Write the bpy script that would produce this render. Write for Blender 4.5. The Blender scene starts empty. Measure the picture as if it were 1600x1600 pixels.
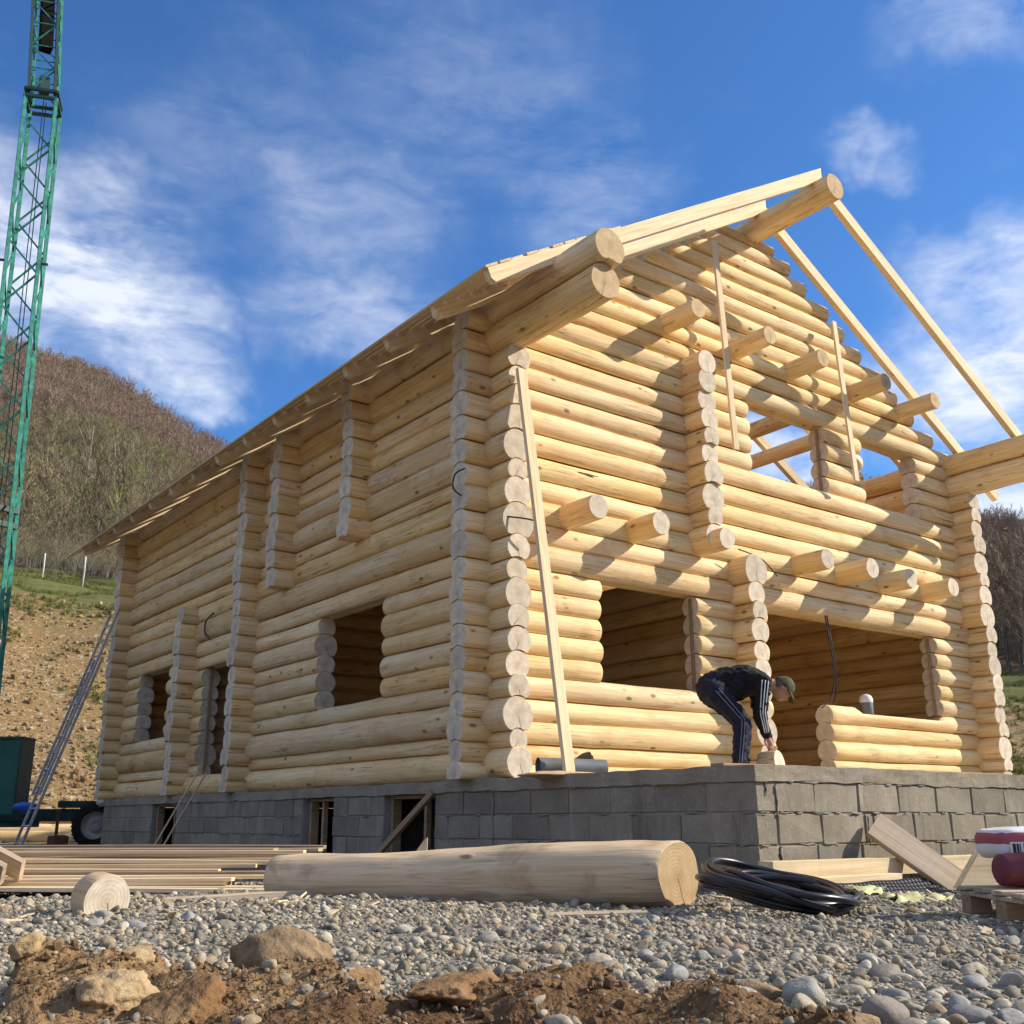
import bpy, bmesh, math, random
import numpy as np
from mathutils import Vector, Matrix, Quaternion, noise

# ------------------------------------------------------------------ camera, sky, sun
sc = bpy.context.scene
COL = sc.collection
RW = np.array([[0.79999958, 0.16630919, 0.57649105],
               [-0.59999571, 0.22560787, 0.76753256],
               [-0.0024132, -0.95991788, 0.280271]])      # world axes in (right, down, forward)
CAM = np.array([-5.55294314, -4.75053904, -0.35076887])
FPX = 1650.0
cd = bpy.data.cameras.new('camera')
cam = bpy.data.objects.new('camera', cd)
COL.objects.link(cam)
sc.camera = cam
cd.sensor_width = 36.0
cd.lens = FPX / 1600 * 36
cd.clip_start = 0.05
cd.clip_end = 5000
mm = Matrix.Identity(4)
for i in range(3):
    mm[i][0] = RW[i, 0]; mm[i][1] = -RW[i, 1]; mm[i][2] = -RW[i, 2]; mm[i][3] = CAM[i]
cam.matrix_world = mm

SUN = Vector((1.65, -1.0, 1.18)).normalized()               # towards the sun
sl = bpy.data.lights.new('sun', 'SUN')
sl.energy = 4.6
sl.angle = math.radians(0.53)
sl.color = (1.0, 0.90, 0.74)
so = bpy.data.objects.new('sun', sl)
COL.objects.link(so)
so.rotation_euler = SUN.to_track_quat('Z', 'Y').to_euler()
so.location = (20, -15, 20)

sc.view_settings.view_transform = 'Standard'
sc.view_settings.look = 'None'
sc.view_settings.gamma = 1.0
sc.view_settings.exposure = 0.56
sc.view_settings.use_curve_mapping = False
sc.cycles.max_bounces = 8
sc.cycles.diffuse_bounces = 6
sc.cycles.glossy_bounces = 2
sc.cycles.use_adaptive_sampling = True
sc.cycles.adaptive_threshold = 0.02

def pix(u, v):                                             # viewing direction of a photo pixel, for laying out far terrain
    d = RW @ np.array([u - 800.0, v - 800.0, FPX])
    return d / np.linalg.norm(d)

def build_world():
    w = bpy.data.worlds.new('World')
    sc.world = w
    w.use_nodes = True
    nt = w.node_tree
    N = nt.nodes; L = nt.links
    bg = N['Background']
    sky = N.new('ShaderNodeTexSky')
    sky.sky_type = 'NISHITA'
    sky.sun_disc = False
    sky.sun_elevation = math.asin(SUN.z)
    sky.sun_rotation = math.atan2(SUN.x, SUN.y)
    sky.altitude = 600
    sky.air_density = 1.0
    sky.dust_density = 0.6
    sky.ozone_density = 2.0
    tint = N.new('ShaderNodeMix'); tint.data_type = 'RGBA'; tint.blend_type = 'MULTIPLY'
    tint.inputs[0].default_value = 1.0
    tint.inputs[7].default_value = (0.40, 0.72, 1.07, 1)
    L.new(sky.outputs[0], tint.inputs[6])
    tc = N.new('ShaderNodeTexCoord')
    nrm = N.new('ShaderNodeVectorMath'); nrm.operation = 'NORMALIZE'
    L.new(tc.outputs['Generated'], nrm.inputs[0])
    def math_(op, a, b=None, c=None, clamp=False):
        m = N.new('ShaderNodeMath'); m.operation = op; m.use_clamp = clamp
        for i, x in enumerate((a, b, c)):
            if x is None: continue
            if isinstance(x, (int, float)): m.inputs[i].default_value = x
            else: L.new(x, m.inputs[i])
        return m.outputs[0]
    comb = N.new('ShaderNodeVectorMath'); comb.operation = 'MULTIPLY'; L.new(nrm.outputs[0], comb.inputs[0]); comb.inputs[1].default_value = (1, 1, 2.5)
    def nz(scale, detail, rough, off=(0, 0, 0), dist=0.0, stretch=(1, 1, 1), rot=0):
        mp = N.new('ShaderNodeMapping'); mp.inputs['Location'].default_value = off
        mp.inputs['Scale'].default_value = stretch
        mp.inputs['Rotation'].default_value = (0, 0, rot)
        L.new(comb.outputs[0], mp.inputs[0])
        n = N.new('ShaderNodeTexNoise'); n.inputs['Scale'].default_value = scale
        n.inputs['Detail'].default_value = detail; n.inputs['Roughness'].default_value = rough
        n.inputs['Distortion'].default_value = dist
        L.new(mp.outputs[0], n.inputs['Vector'])
        return n.outputs[0]
    n_big = nz(4.0, 5, 0.60, (3.1, 1.7, 0), 0.5)
    n_fine = nz(13.0, 5, 0.62, (0.3, 5.2, 0), 0.4)
    n_soft = nz(2.0, 2, 0.5, (7.3, 2.2, 0), 0.3)
    # cloud banks standing where the photograph has them; free noise everywhere else
    blobs = [((50, 400), .175, 1.15), ((180, 470), .120, 1.0), ((270, 545), .090, .9), ((330, 610), .045, .7),
             ((570, 495), .110, .46), ((540, 325), .120, .30), ((920, 290), .100, .28), ((740, 150), .16, .20), ((420, 250), .16, .16),
             ((1590, 590), .150, 1.1), ((1480, 620), .090, .6), ((1570, 430), .110, .7), ((1360, 250), .045, .42), ((1225, 700), .08, .8), ((1580, 780), .08, .8), ((1545, 20), .08, .35)]
    acc = None
    # warp the direction a little so bank edges are ragged
    wn = N.new('ShaderNodeTexNoise'); wn.inputs['Scale'].default_value = 9; wn.inputs['Detail'].default_value = 4; wn.inputs['Roughness'].default_value = .62
    L.new(nrm.outputs[0], wn.inputs['Vector'])
    ws = N.new('ShaderNodeVectorMath'); ws.operation = 'SUBTRACT'; L.new(wn.outputs['Color'], ws.inputs[0]); ws.inputs[1].default_value = (.5, .5, .5)
    wm = N.new('ShaderNodeVectorMath'); wm.operation = 'SCALE'; L.new(ws.outputs[0], wm.inputs[0]); wm.inputs['Scale'].default_value = .13
    wa = N.new('ShaderNodeVectorMath'); wa.operation = 'ADD'; L.new(nrm.outputs[0], wa.inputs[0]); L.new(wm.outputs[0], wa.inputs[1])
    wf = N.new('ShaderNodeVectorMath'); wf.operation = 'MULTIPLY'; L.new(wa.outputs[0], wf.inputs[0]); wf.inputs[1].default_value = (1, 1, 1.75)
    for (uv, rad, amp) in blobs:
        d = pix(*uv) * np.array([1, 1, 1.75])
        ds = N.new('ShaderNodeVectorMath'); ds.operation = 'DISTANCE'
        L.new(wf.outputs[0], ds.inputs[0]); ds.inputs[1].default_value = tuple(d)
        mr = N.new('ShaderNodeMapRange'); mr.interpolation_type = 'SMOOTHERSTEP'
        mr.inputs['From Min'].default_value = rad * 1.25; mr.inputs['From Max'].default_value = rad * .1
        mr.inputs['To Min'].default_value = 0; mr.inputs['To Max'].default_value = amp
        L.new(ds.outputs['Value'], mr.inputs['Value'])
        acc = mr.outputs[0] if acc is None else math_('MAXIMUM', acc, mr.outputs[0])
    tex = math_('ADD', math_('MULTIPLY', n_big, .55), math_('MULTIPLY', n_fine, .45))
    # density: banks modulated by noise, plus thin free-standing wisps over the whole sky
    d1 = math_('MULTIPLY', acc, math_('MULTIPLY_ADD', math_('SUBTRACT', tex, .40), 4.6, 0.20, clamp=True))
    wisp = math_('MULTIPLY', math_('MULTIPLY_ADD', math_('SUBTRACT', tex, .53), 3.2, 0, clamp=True), math_('MULTIPLY_ADD', math_('SUBTRACT', n_soft, .42), 2.2, 0.02, clamp=True))
    # broken cumulus added out of view to whiten the fill light; the gap the photograph looks into stays mostly clear
    gap = N.new('ShaderNodeVectorMath'); gap.operation = 'DISTANCE'; L.new(nrm.outputs[0], gap.inputs[0]); gap.inputs[1].default_value = tuple(pix(800, 500))
    gm = N.new('ShaderNodeMapRange'); gm.interpolation_type = 'SMOOTHSTEP'; L.new(gap.outputs['Value'], gm.inputs['Value'])
    gm.inputs['From Min'].default_value = .62; gm.inputs['From Max'].default_value = .95
    fill_cum = math_('MULTIPLY', math_('MULTIPLY_ADD', math_('SUBTRACT', math_('ADD', math_('MULTIPLY', n_soft, .6), math_('MULTIPLY', tex, .4)), .45), 6.0, .1, clamp=True), gm.outputs[0])
    dens = math_('MINIMUM', math_('ADD', math_('MAXIMUM', d1, math_('MULTIPLY', fill_cum, .9)), math_('MULTIPLY', wisp, .30)), .88)
    cc = N.new('ShaderNodeValToRGB')
    cc.color_ramp.elements[0].position = .25; cc.color_ramp.elements[0].color = (4.6, 5.1, 6.2, 1)
    cc.color_ramp.elements[1].position = .75; cc.color_ramp.elements[1].color = (5.9, 6.1, 6.5, 1)
    L.new(tex, cc.inputs[0])
    mix = N.new('ShaderNodeMix'); mix.data_type = 'RGBA'
    L.new(dens, mix.inputs[0]); L.new(tint.outputs[2], mix.inputs[6]); L.new(cc.outputs[0], mix.inputs[7])
    L.new(mix.outputs[2], bg.inputs[0])
    bg.inputs[1].default_value = 0.122
    w.cycles.sampling_method = 'NONE'
build_world()

# ------------------------------------------------------------------ helpers
rnd = random.Random(7)
def mesh_obj(name, verts, faces, mats, parent=None, smooth=False, mi=None):
    me = bpy.data.meshes.new(name)
    me.from_pydata([tuple(v) for v in verts], [], faces)
    for m in (mats if isinstance(mats, (list, tuple)) else [mats]):
        me.materials.append(M[m] if isinstance(m, str) else m)
    if mi is not None: me.polygons.foreach_set('material_index', mi)
    if smooth is True: me.polygons.foreach_set('use_smooth', [True] * len(faces))
    elif smooth is not False: me.polygons.foreach_set('use_smooth', smooth)
    me.update()
    o = bpy.data.objects.new(name, me)
    COL.objects.link(o)
    if parent is not None: o.parent = parent
    return o
def tag(o, label, cat, group=None, kind=None):
    if label: o['label'] = label
    if cat: o['category'] = cat
    if group: o['group'] = group
    if kind: o['kind'] = kind
    return o
def struct(o, label=None):
    o['kind'] = 'structure'
    if label: o['label'] = label
    return o
def empty(name, loc=(0, 0, 0), rz=0.0):
    e = bpy.data.objects.new(name, None)
    COL.objects.link(e)
    e.location = loc; e.rotation_euler = (0, 0, rz)
    e.empty_display_size = .1
    return e
def basis(d, up=(0, 0, 1)):
    x = Vector(d).normalized()
    z = Vector(up)
    if abs(x.dot(z)) > .98: z = Vector((0, 1, 0))
    y = z.cross(x).normalized()
    z = x.cross(y)
    return Matrix((x, y, z)).transposed()
CUBE_F = [(0, 1, 3, 2), (4, 6, 7, 5), (0, 4, 5, 1), (2, 3, 7, 6), (0, 2, 6, 4), (1, 5, 7, 3)]
def box_vf(x0, x1, y0, y1, z0, z1):
    v = [(x, y, z) for x in (x0, x1) for y in (y0, y1) for z in (z0, z1)]
    return v, CUBE_F
def bevel_box_mesh(sx, sy, sz, b=.004, jit=0.0, r=None):
    """chamfered box centred at origin"""
    bm = bmesh.new()
    bmesh.ops.create_cube(bm, size=1)
    for v in bm.verts:
        v.co = Vector((v.co.x * sx, v.co.y * sy, v.co.z * sz))
        if jit and r: v.co += Vector((r.uniform(-jit, jit), r.uniform(-jit, jit), r.uniform(-jit, jit)))
    bmesh.ops.bevel(bm, geom=list(bm.edges), offset=b, segments=1, affect='EDGES', profile=.5)
    me = bpy.data.meshes.new('box')
    bm.to_mesh(me); bm.free()
    return me
def bbox(name, c, s, mat, parent=None, rot=None, b=.004, jit=0.0):
    me = bevel_box_mesh(*s, b=b, jit=jit, r=rnd)
    me.name = name
    me.materials.append(M[mat])
    o = bpy.data.objects.new(name, me)
    COL.objects.link(o)
    o.location = c
    if rot is not None:
        if isinstance(rot, Matrix): o.rotation_euler = rot.to_euler()
        else: o.rotation_euler = rot
    if parent is not None: o.parent = parent
    return o
def plank(name, p0, p1, w, t, mat, parent=None, up=(0, 0, 1), b=.003, bow=0.0, seg=1):
    """sawn board from p0 to p1: w across (local y), t thick (local z); local x runs along the grain"""
    p0 = Vector(p0); p1 = Vector(p1)
    ln = (p1 - p0).length
    Bm = basis(p1 - p0, up)
    n = max(1, seg)
    v = []; f = []
    prof = [(-w/2+b, -t/2), (w/2-b, -t/2), (w/2, -t/2+b), (w/2, t/2-b), (w/2-b, t/2), (-w/2+b, t/2), (-w/2, t/2-b), (-w/2, -t/2+b)]
    for i in range(n + 1):
        x = ln * i / n
        dz = bow * (1 - (2 * i / n - 1) ** 2)
        for (a, c) in prof: v.append((x, a, c + dz))
    for i in range(n):
        for k in range(8):
            a = i * 8 + k; c = i * 8 + (k + 1) % 8
            f.append((a, c, c + 8, a + 8))
    f.append(tuple(range(7, -1, -1))); f.append(tuple(range(n * 8, n * 8 + 8)))
    o = mesh_obj(name, v, f, [mat], parent)
    o.location = p0
    o.rotation_euler = Bm.to_euler()
    return o
def tube(pts, r, sides=8, closed=False, caps=True):
    """verts, faces of a tube through pts; r number or list"""
    P = [Vector(p) for p in pts]
    n = len(P)
    rr = r if isinstance(r, (list, tuple)) else [r] * n
    v = []; f = []
    T = []
    for i in range(n):
        if closed: t = P[(i + 1) % n] - P[i - 1]
        else: t = P[min(i + 1, n - 1)] - P[max(i - 1, 0)]
        T.append(t.normalized())
    up = Vector((0, 0, 1)) if abs(T[0].z) < .9 else Vector((0, 1, 0))
    y = up.cross(T[0]).normalized()
    for i in range(n):
        if i: y = (T[i - 1].rotation_difference(T[i])) @ y
        y = (y - T[i] * y.dot(T[i])).normalized()
        z = T[i].cross(y)
        for k in range(sides):
            a = 2 * math.pi * k / sides
            v.append(P[i] + (y * math.cos(a) + z * math.sin(a)) * rr[i])
    for i in range(n if closed else n - 1):
        j = (i + 1) % n
        for k in range(sides):
            l = (k + 1) % sides
            f.append((i * sides + k, i * sides + l, j * sides + l, j * sides + k))
    if caps and not closed:
        f.append(tuple(range(sides - 1, -1, -1)))
        f.append(tuple((n - 1) * sides + k for k in range(sides)))
    return v, f
def merge(parts):
    V = []; F = []
    for v, f in parts:
        o = len(V)
        V += [tuple(p) for p in v]
        F += [tuple(i + o for i in q) for q in f]
    return V, F

# ------------------------------------------------------------------ materials
M = {}
class NB:
    def __init__(s, name, rough=.8, spec=.3):
        s.m = bpy.data.materials.new(name); s.m.use_nodes = True
        s.N = s.m.node_tree.nodes; s.L = s.m.node_tree.links
        s.b = s.N['Principled BSDF']
        s.b.inputs['Roughness'].default_value = rough
        s.b.inputs['Specular IOR Level'].default_value = spec
        M[name] = s.m
    def n(s, t, **k):
        q = s.N.new(t)
        for a, b in k.items(): setattr(q, a, b)
        return q
    def link(s, a, b): s.L.new(a, b)
    def coords(s, scale=(1, 1, 1), rnd_off=True, kind='Object'):
        tc = s.n('ShaderNodeTexCoord')
        src = tc.outputs[kind]
        if rnd_off:
            oi = s.n('ShaderNodeObjectInfo')
            mu = s.n('ShaderNodeMath', operation='MULTIPLY'); mu.inputs[1].default_value = 57.0
            s.link(oi.outputs['Random'], mu.inputs[0])
            ad = s.n('ShaderNodeVectorMath', operation='ADD')
            s.link(src, ad.inputs[0]); s.link(mu.outputs[0], ad.inputs[1])
            src = ad.outputs[0]
        mp = s.n('ShaderNodeMapping'); mp.inputs['Scale'].default_value = scale
        s.link(src, mp.inputs[0])
        return mp.outputs[0]
    def noise(s, vec, scale, detail=4, rough=.55, dist=0):
        q = s.n('ShaderNodeTexNoise'); q.inputs['Scale'].default_value = scale; q.inputs['Detail'].default_value = detail
        q.inputs['Roughness'].default_value = rough; q.inputs['Distortion'].default_value = dist
        s.link(vec, q.inputs['Vector']); return q.outputs[0]
    def vor(s, vec, scale, feature='F1', rand=1.0):
        q = s.n('ShaderNodeTexVoronoi', feature=feature); q.inputs['Scale'].default_value = scale; q.inputs['Randomness'].default_value = rand
        s.link(vec, q.inputs['Vector']); return q
    def ramp(s, fac, stops, interp='LINEAR'):
        q = s.n('ShaderNodeValToRGB'); cr = q.color_ramp; cr.interpolation = interp
        while len(cr.elements) < len(stops): cr.elements.new(.5)
        for e, (p, c) in zip(cr.elements, stops):
            e.position = p; e.color = (c[0], c[1], c[2], 1) if isinstance(c, (tuple, list)) else (c, c, c, 1)
        s.link(fac, q.inputs[0]); return q.outputs[0]
    def mix(s, fac, a, b, mode='MIX'):
        q = s.n('ShaderNodeMix', data_type='RGBA', blend_type=mode)
        for i, x in ((0, fac), (6, a), (7, b)):
            if isinstance(x, (int, float)): q.inputs[i].default_value = x if i == 0 else (x, x, x, 1)
            elif isinstance(x, tuple): q.inputs[i].default_value = (*x, 1)
            else: s.link(x, q.inputs[i])
        return q.outputs[2]
    def math(s, op, a, b=None, clamp=False):
        q = s.n('ShaderNodeMath', operation=op); q.use_clamp = clamp
        for i, x in enumerate((a, b)):
            if x is None: continue
            if isinstance(x, (int, float)): q.inputs[i].default_value = x
            else: s.link(x, q.inputs[i])
        return q.outputs[0]
    def rand(s): return s.n('ShaderNodeObjectInfo').outputs['Random']
    def out(s, col, bump=None, bstr=.3, bdist=.01):
        if isinstance(col, tuple): s.b.inputs['Base Color'].default_value = (*col, 1)
        else: s.link(col, s.b.inputs['Base Color'])
        if bump is not None:
            q = s.n('ShaderNodeBump'); q.inputs['Strength'].default_value = bstr; q.inputs['Distance'].default_value = bdist
            s.link(bump, q.inputs['Height']); s.link(q.outputs[0], s.b.inputs['Normal'])
        return s.m
def simple(name, col, rough=.7, spec=.3, metal=0.0, var=.15, scale=6):
    q = NB(name, rough, spec)
    q.b.inputs['Metallic'].default_value = metal
    v = q.coords()
    n = q.noise(v, scale, 5)
    lo = tuple(c * (1 - var) for c in col); hi = tuple(min(1, c * (1 + var)) for c in col)
    return q.out(q.ramp(n, [(.3, lo), (.7, hi)]), n, .12, .004)

def log_wood(name, c1, c2, c3, stain=.5):
    q = NB(name, .72, .25)
    v = q.coords((1, 1, 1))
    vl = q.coords((.55, 7, 7)); vg = q.coords((1.6, 42, 42)); vb = q.coords((1.3, 9, 9))
    broad = q.noise(vl, 1.0, 4, .55, .4)
    grain = q.noise(vg, 1.0, 5, .62, .8)
    blot = q.noise(v, 2.6, 5, .6, .4)
    col = q.ramp(broad, [(.28, c1), (.52, c2), (.75, c3)])
    col = q.mix(q.math('MULTIPLY', q.ramp(grain, [(.44, 0.0), (.70, 1.0)]), .48), col, tuple(c * .62 for c in c1))
    col = q.mix(q.math('MULTIPLY', q.ramp(blot, [(.55, 0.0), (.75, 1.0)]), stain), col, (c1[0] * .66, c1[1] * .56, c1[2] * .44))
    # bast left in strips by the peeling knife
    strip = q.noise(q.coords((2.2, 16, 16)), 1.0, 3, .5, .3)
    smask = q.math('MULTIPLY', q.ramp(strip, [(.60, 0.0), (.66, 1.0)]), q.ramp(q.noise(v, 1.3, 2), [(.45, 0.0), (.62, 1.0)]))
    col = q.mix(q.math('MULTIPLY', smask, .55), col, (.36, .215, .105))
    kn = q.vor(q.coords((3.0, 6.5, 6.5)), 1.0)
    km = q.ramp(kn.outputs['Distance'], [(.07, 1.0), (.16, 0.0)])
    sepc = q.n('ShaderNodeSeparateColor'); q.link(kn.outputs['Color'], sepc.inputs[0])
    ks = q.math('GREATER_THAN', sepc.outputs[0], .45)
    kmask = q.math('MULTIPLY', km, ks)
    col = q.mix(q.math('MULTIPLY', kmask, .8), col, (.16, .075, .03))
    # drying checks: long hairlines along the log
    chk = q.noise(q.coords((.42, 17, 17)), 1.0, 3, .6, .5)
    cm = q.ramp(q.math('ABSOLUTE', q.math('SUBTRACT', chk, .5)), [(.004, 1.0), (.010, 0.0)])
    cm = q.math('MULTIPLY', cm, q.ramp(q.noise(v, .9, 2), [(.50, 0.0), (.56, 1.0)]))
    col = q.mix(q.math('MULTIPLY', cm, .7), col, (.15, .075, .03))
    hv = q.n('ShaderNodeHueSaturation')
    r = q.rand()
    q.link(q.math('MULTIPLY_ADD' if False else 'ADD', q.math('MULTIPLY', r, .24), .86), hv.inputs['Value'])
    r2 = q.math('FRACT', q.math('MULTIPLY', r, 17.3))
    q.link(q.math('ADD', q.math('MULTIPLY', r2, .16), .90), hv.inputs['Saturation'])
    q.link(q.math('ADD', q.math('MULTIPLY', q.math('FRACT', q.math('MULTIPLY', r, 7.7)), .008), .496), hv.inputs['Hue'])
    q.link(col, hv.inputs['Color'])
    facet = q.noise(vb, 1.0, 3, .5)
    bump = q.math('ADD', q.math('ADD', q.math('MULTIPLY', facet, 1.0), q.math('MULTIPLY', grain, .22)), q.math('MULTIPLY', kmask, .4))
    q.out(hv.outputs[0], bump, .55, .022)
log_wood('wood_log', (.69, .445, .185), (.80, .585, .300), (.86, .695, .43), .50)
log_wood('wood_log_raw', (.52, .345, .185), (.71, .515, .305), (.79, .615, .40), 1.0)

def end_grain(name, c1, c2, ringc):
    q = NB(name, .85, .15)
    tc = q.n('ShaderNodeTexCoord'); sep = q.n('ShaderNodeSeparateXYZ'); q.link(tc.outputs['Object'], sep.inputs[0])
    v = q.coords()
    y = sep.outputs[1]; z = sep.outputs[2]
    rad = q.math('SQRT', q.math('ADD', q.math('MULTIPLY', y, y), q.math('MULTIPLY', z, z)))
    wob = q.noise(v, 9, 3)
    ring = q.math('SINE', q.math('MULTIPLY', q.math('ADD', rad, q.math('MULTIPLY', wob, .02)), 330))
    big = q.noise(v, 14, 5, .6)
    col = q.ramp(big, [(.3, c1), (.7, c2)])
    col = q.mix(q.math('MULTIPLY', q.ramp(ring, [(.2, 0.0), (1.0, 1.0)]), .34), col, ringc)
    col = q.mix(q.math('MULTIPLY', q.ramp(rad, [(.0, 1.0), (.075, 0.0)]), .42), col, ringc)
    # drying crack from the pith, turned differently on every log
    ang = q.math('ADD', q.math('ARCTAN2', y, q.math('MULTIPLY', z, -1)), q.math('MULTIPLY', q.math('SUBTRACT', wob, .5), .5))
    off = q.math('SUBTRACT', q.math('FRACT', q.math('MULTIPLY', q.rand(), 9.1)), .5)
    d = q.math('ABSOLUTE', q.math('MULTIPLY', q.math('SINE', q.math('ADD', ang, q.math('MULTIPLY', off, 1.2))), rad))
    front = q.math('GREATER_THAN', q.math('COSINE', q.math('ADD', ang, q.math('MULTIPLY', off, 1.2))), 0)
    crack = q.math('MULTIPLY', q.math('MULTIPLY', q.ramp(d, [(.0022, 1.0), (.0045, 0.0)]), front), q.math('GREATER_THAN', rad, .012))
    has = q.math('GREATER_THAN', q.math('FRACT', q.math('MULTIPLY', q.rand(), 5.3)), .35)
    crack = q.math('MULTIPLY', crack, has)
    col = q.mix(q.math('MULTIPLY', crack, .85), col, (.05, .03, .02))
    hv = q.n('ShaderNodeHueSaturation'); q.link(q.math('ADD', q.math('MULTIPLY', q.rand(), .25), .86), hv.inputs['Value']); q.link(col, hv.inputs['Color'])
    q.out(hv.outputs[0], q.math('SUBTRACT', big, q.math('MULTIPLY', crack, 2.0)), .3, .004)
end_grain('wood_end', (.52, .445, .345), (.74, .66, .53), (.36, .25, .14))
end_grain('wood_end_cut', (.50, .35, .19), (.64, .49, .30), (.34, .20, .09))
end_grain('wood_end_log', (.40, .27, .14), (.52, .38, .22), (.24, .14, .06))

def sawn(name, a, b, c, rough=.75):
    q = NB(name, rough, .25)
    vg = q.coords((1.2, 28, 28)); v = q.coords()
    g = q.noise(vg, 1.0, 5, .6, .7)
    saw = q.noise(q.coords((26, 1.2, 1.2)), 1.0, 3, .6)
    col = q.ramp(g, [(.3, a), (.5, b), (.72, c)])
    col = q.mix(q.math('MULTIPLY', q.ramp(saw, [(.52, 0.0), (.7, 1.0)]), .13), col, tuple(x * .7 for x in a))
    kn = q.vor(q.coords((2.0, 8, 8)), 1.0)
    sk = q.n('ShaderNodeSeparateColor'); q.link(kn.outputs['Color'], sk.inputs[0])
    km = q.math('MULTIPLY', q.ramp(kn.outputs['Distance'], [(.05, 1.0), (.12, 0.0)]), q.math('GREATER_THAN', sk.outputs[0], .72))
    col = q.mix(q.math('MULTIPLY', km, .7), col, (a[0] * .35, a[1] * .25, a[2] * .2))
    hv = q.n('ShaderNodeHueSaturation'); q.link(q.math('ADD', q.math('MULTIPLY', q.rand(), .35), .82), hv.inputs['Value']); q.link(col, hv.inputs['Color'])
    q.out(hv.outputs[0], q.math('ADD', g, q.math('MULTIPLY', saw, .25)), .3, .004)
sawn('sawn_wood', (.56, .41, .22), (.70, .55, .34), (.78, .64, .43))
sawn('sawn_grey', (.30, .23, .155), (.42, .33, .23), (.50, .41, .30))
sawn('sawn_brown', (.24, .15, .09), (.33, .22, .13), (.42, .29, .18))

def concrete(name, a, b, sc_=1.0, bs=.5, rv=.3):
    q = NB(name, .92, .15)
    v = q.coords()
    big = q.noise(v, 3.0 * sc_, 5, .6); fine = q.noise(v, 90 * sc_, 3, .7); mid = q.noise(v, 24 * sc_, 4, .65)
    col = q.ramp(big, [(.25, a), (.75, b)])
    col = q.mix(q.math('MULTIPLY', q.ramp(fine, [(.35, 1.0), (.55, 0.0)]), .35), col, tuple(x * .55 for x in a))
    col = q.mix(q.math('MULTIPLY', q.ramp(mid, [(.55, 0.0), (.75, 1.0)]), .3), col, tuple(min(1, x * 1.25) for x in b))
    # lime runs and damp stains, long in the vertical, running across the blocks
    wc = q.coords((5.0, 5.0, .9), False); geo = q.n('ShaderNodeNewGeometry'); q.link(geo.outputs['Position'], [m for m in q.N if m.type == 'MAPPING'][-1].inputs[0])
    run = q.noise(wc, 1.0, 5, .65, .3)
    col = q.mix(q.math('MULTIPLY', q.ramp(run, [(.58, 0.0), (.72, 1.0)]), .35), col, (.46, .43, .37))
    col = q.mix(q.math('MULTIPLY', q.ramp(run, [(.30, 1.0), (.42, 0.0)]), .45), col, tuple(x * .5 for x in a))
    hv = q.n('ShaderNodeHueSaturation'); q.link(q.math('ADD', q.math('MULTIPLY', q.rand(), rv), 1 - rv / 2), hv.inputs['Value']); q.link(col, hv.inputs['Color'])
    q.out(hv.outputs[0], q.math('ADD', q.math('MULTIPLY', fine, .6), mid), bs, .006)
concrete('concrete_block', (.185, .158, .117), (.315, .278, .215))
concrete('concrete_beam', (.21, .178, .13), (.35, .305, .235), 1.0, .6, .05)
concrete('terrace_floor', (.34, .29, .21), (.50, .44, .34), .6, .4, .05)
concrete('mortar', (.22, .205, .175), (.32, .30, .26), 1.5, .8, .2)

def stone_mat(name, stops, rough=.8):
    q = NB(name, rough, .35)
    v = q.coords()
    col = q.ramp(q.rand(), stops, 'CONSTANT')
    n = q.noise(v, 3, 5, .6); n2 = q.noise(v, 14, 4, .7)
    col = q.mix(.7, col, q.ramp(n, [(.3, .45), (.7, 1.1)]), 'MULTIPLY')
    col = q.mix(q.math('MULTIPLY', q.ramp(n2, [(.55, 0.0), (.7, 1.0)]), .25), col, (.42, .37, .29))
    q.out(col, q.math('ADD', n, q.math('MULTIPLY', n2, .5)), .25, .1)
G = [(0, (.33, .295, .235)), (.14, (.42, .385, .315)), (.28, (.25, .23, .19)), (.40, (.46, .42, .34)), (.52, (.30, .275, .225)), (.62, (.40, .32, .215)), (.72, (.53, .49, .41)), (.80, (.235, .225, .205)), (.87, (.37, .275, .17)), (.94, (.60, .57, .50))]
G = [(p, (c[0] * .90, c[1] * .85, c[2] * .76)) for p, c in G]
stone_mat('gravel_stone', G)
stone_mat('dirt_crumb', [(0, (.19, .115, .055)), (.3, (.145, .082, .038)), (.55, (.25, .165, .085)), (.8, (.105, .058, .027)), (.93, (.33, .25, .15))], .95)
stone_mat('cobble_stone', [(0, (.28, .27, .24)), (.25, (.37, .345, .29)), (.5, (.25, .215, .17)), (.7, (.33, .325, .31)), (.85, (.42, .36, .26))])
def rockm(name, a, b, c):
    q = NB(name, .95, .15)
    v = q.coords()
    n = q.noise(v, 4, 7, .65); n2 = q.noise(v, 26, 5, .7)
    col = q.ramp(n, [(.3, a), (.5, b), (.7, c)])
    col = q.mix(q.math('MULTIPLY', q.ramp(n2, [(.35, 1.0), (.55, 0.0)]), .4), col, tuple(x * .5 for x in a))
    q.out(col, q.math('ADD', n, q.math('MULTIPLY', n2, .5)), .8, .03)
rockm('rock_ochre', (.26, .17, .085), (.38, .27, .145), (.48, .37, .22))
rockm('rock_brown', (.19, .125, .07), (.29, .20, .12), (.37, .275, .175))
rockm('clay', (.17, .09, .04), (.26, .155, .075), (.33, .22, .12))

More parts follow.
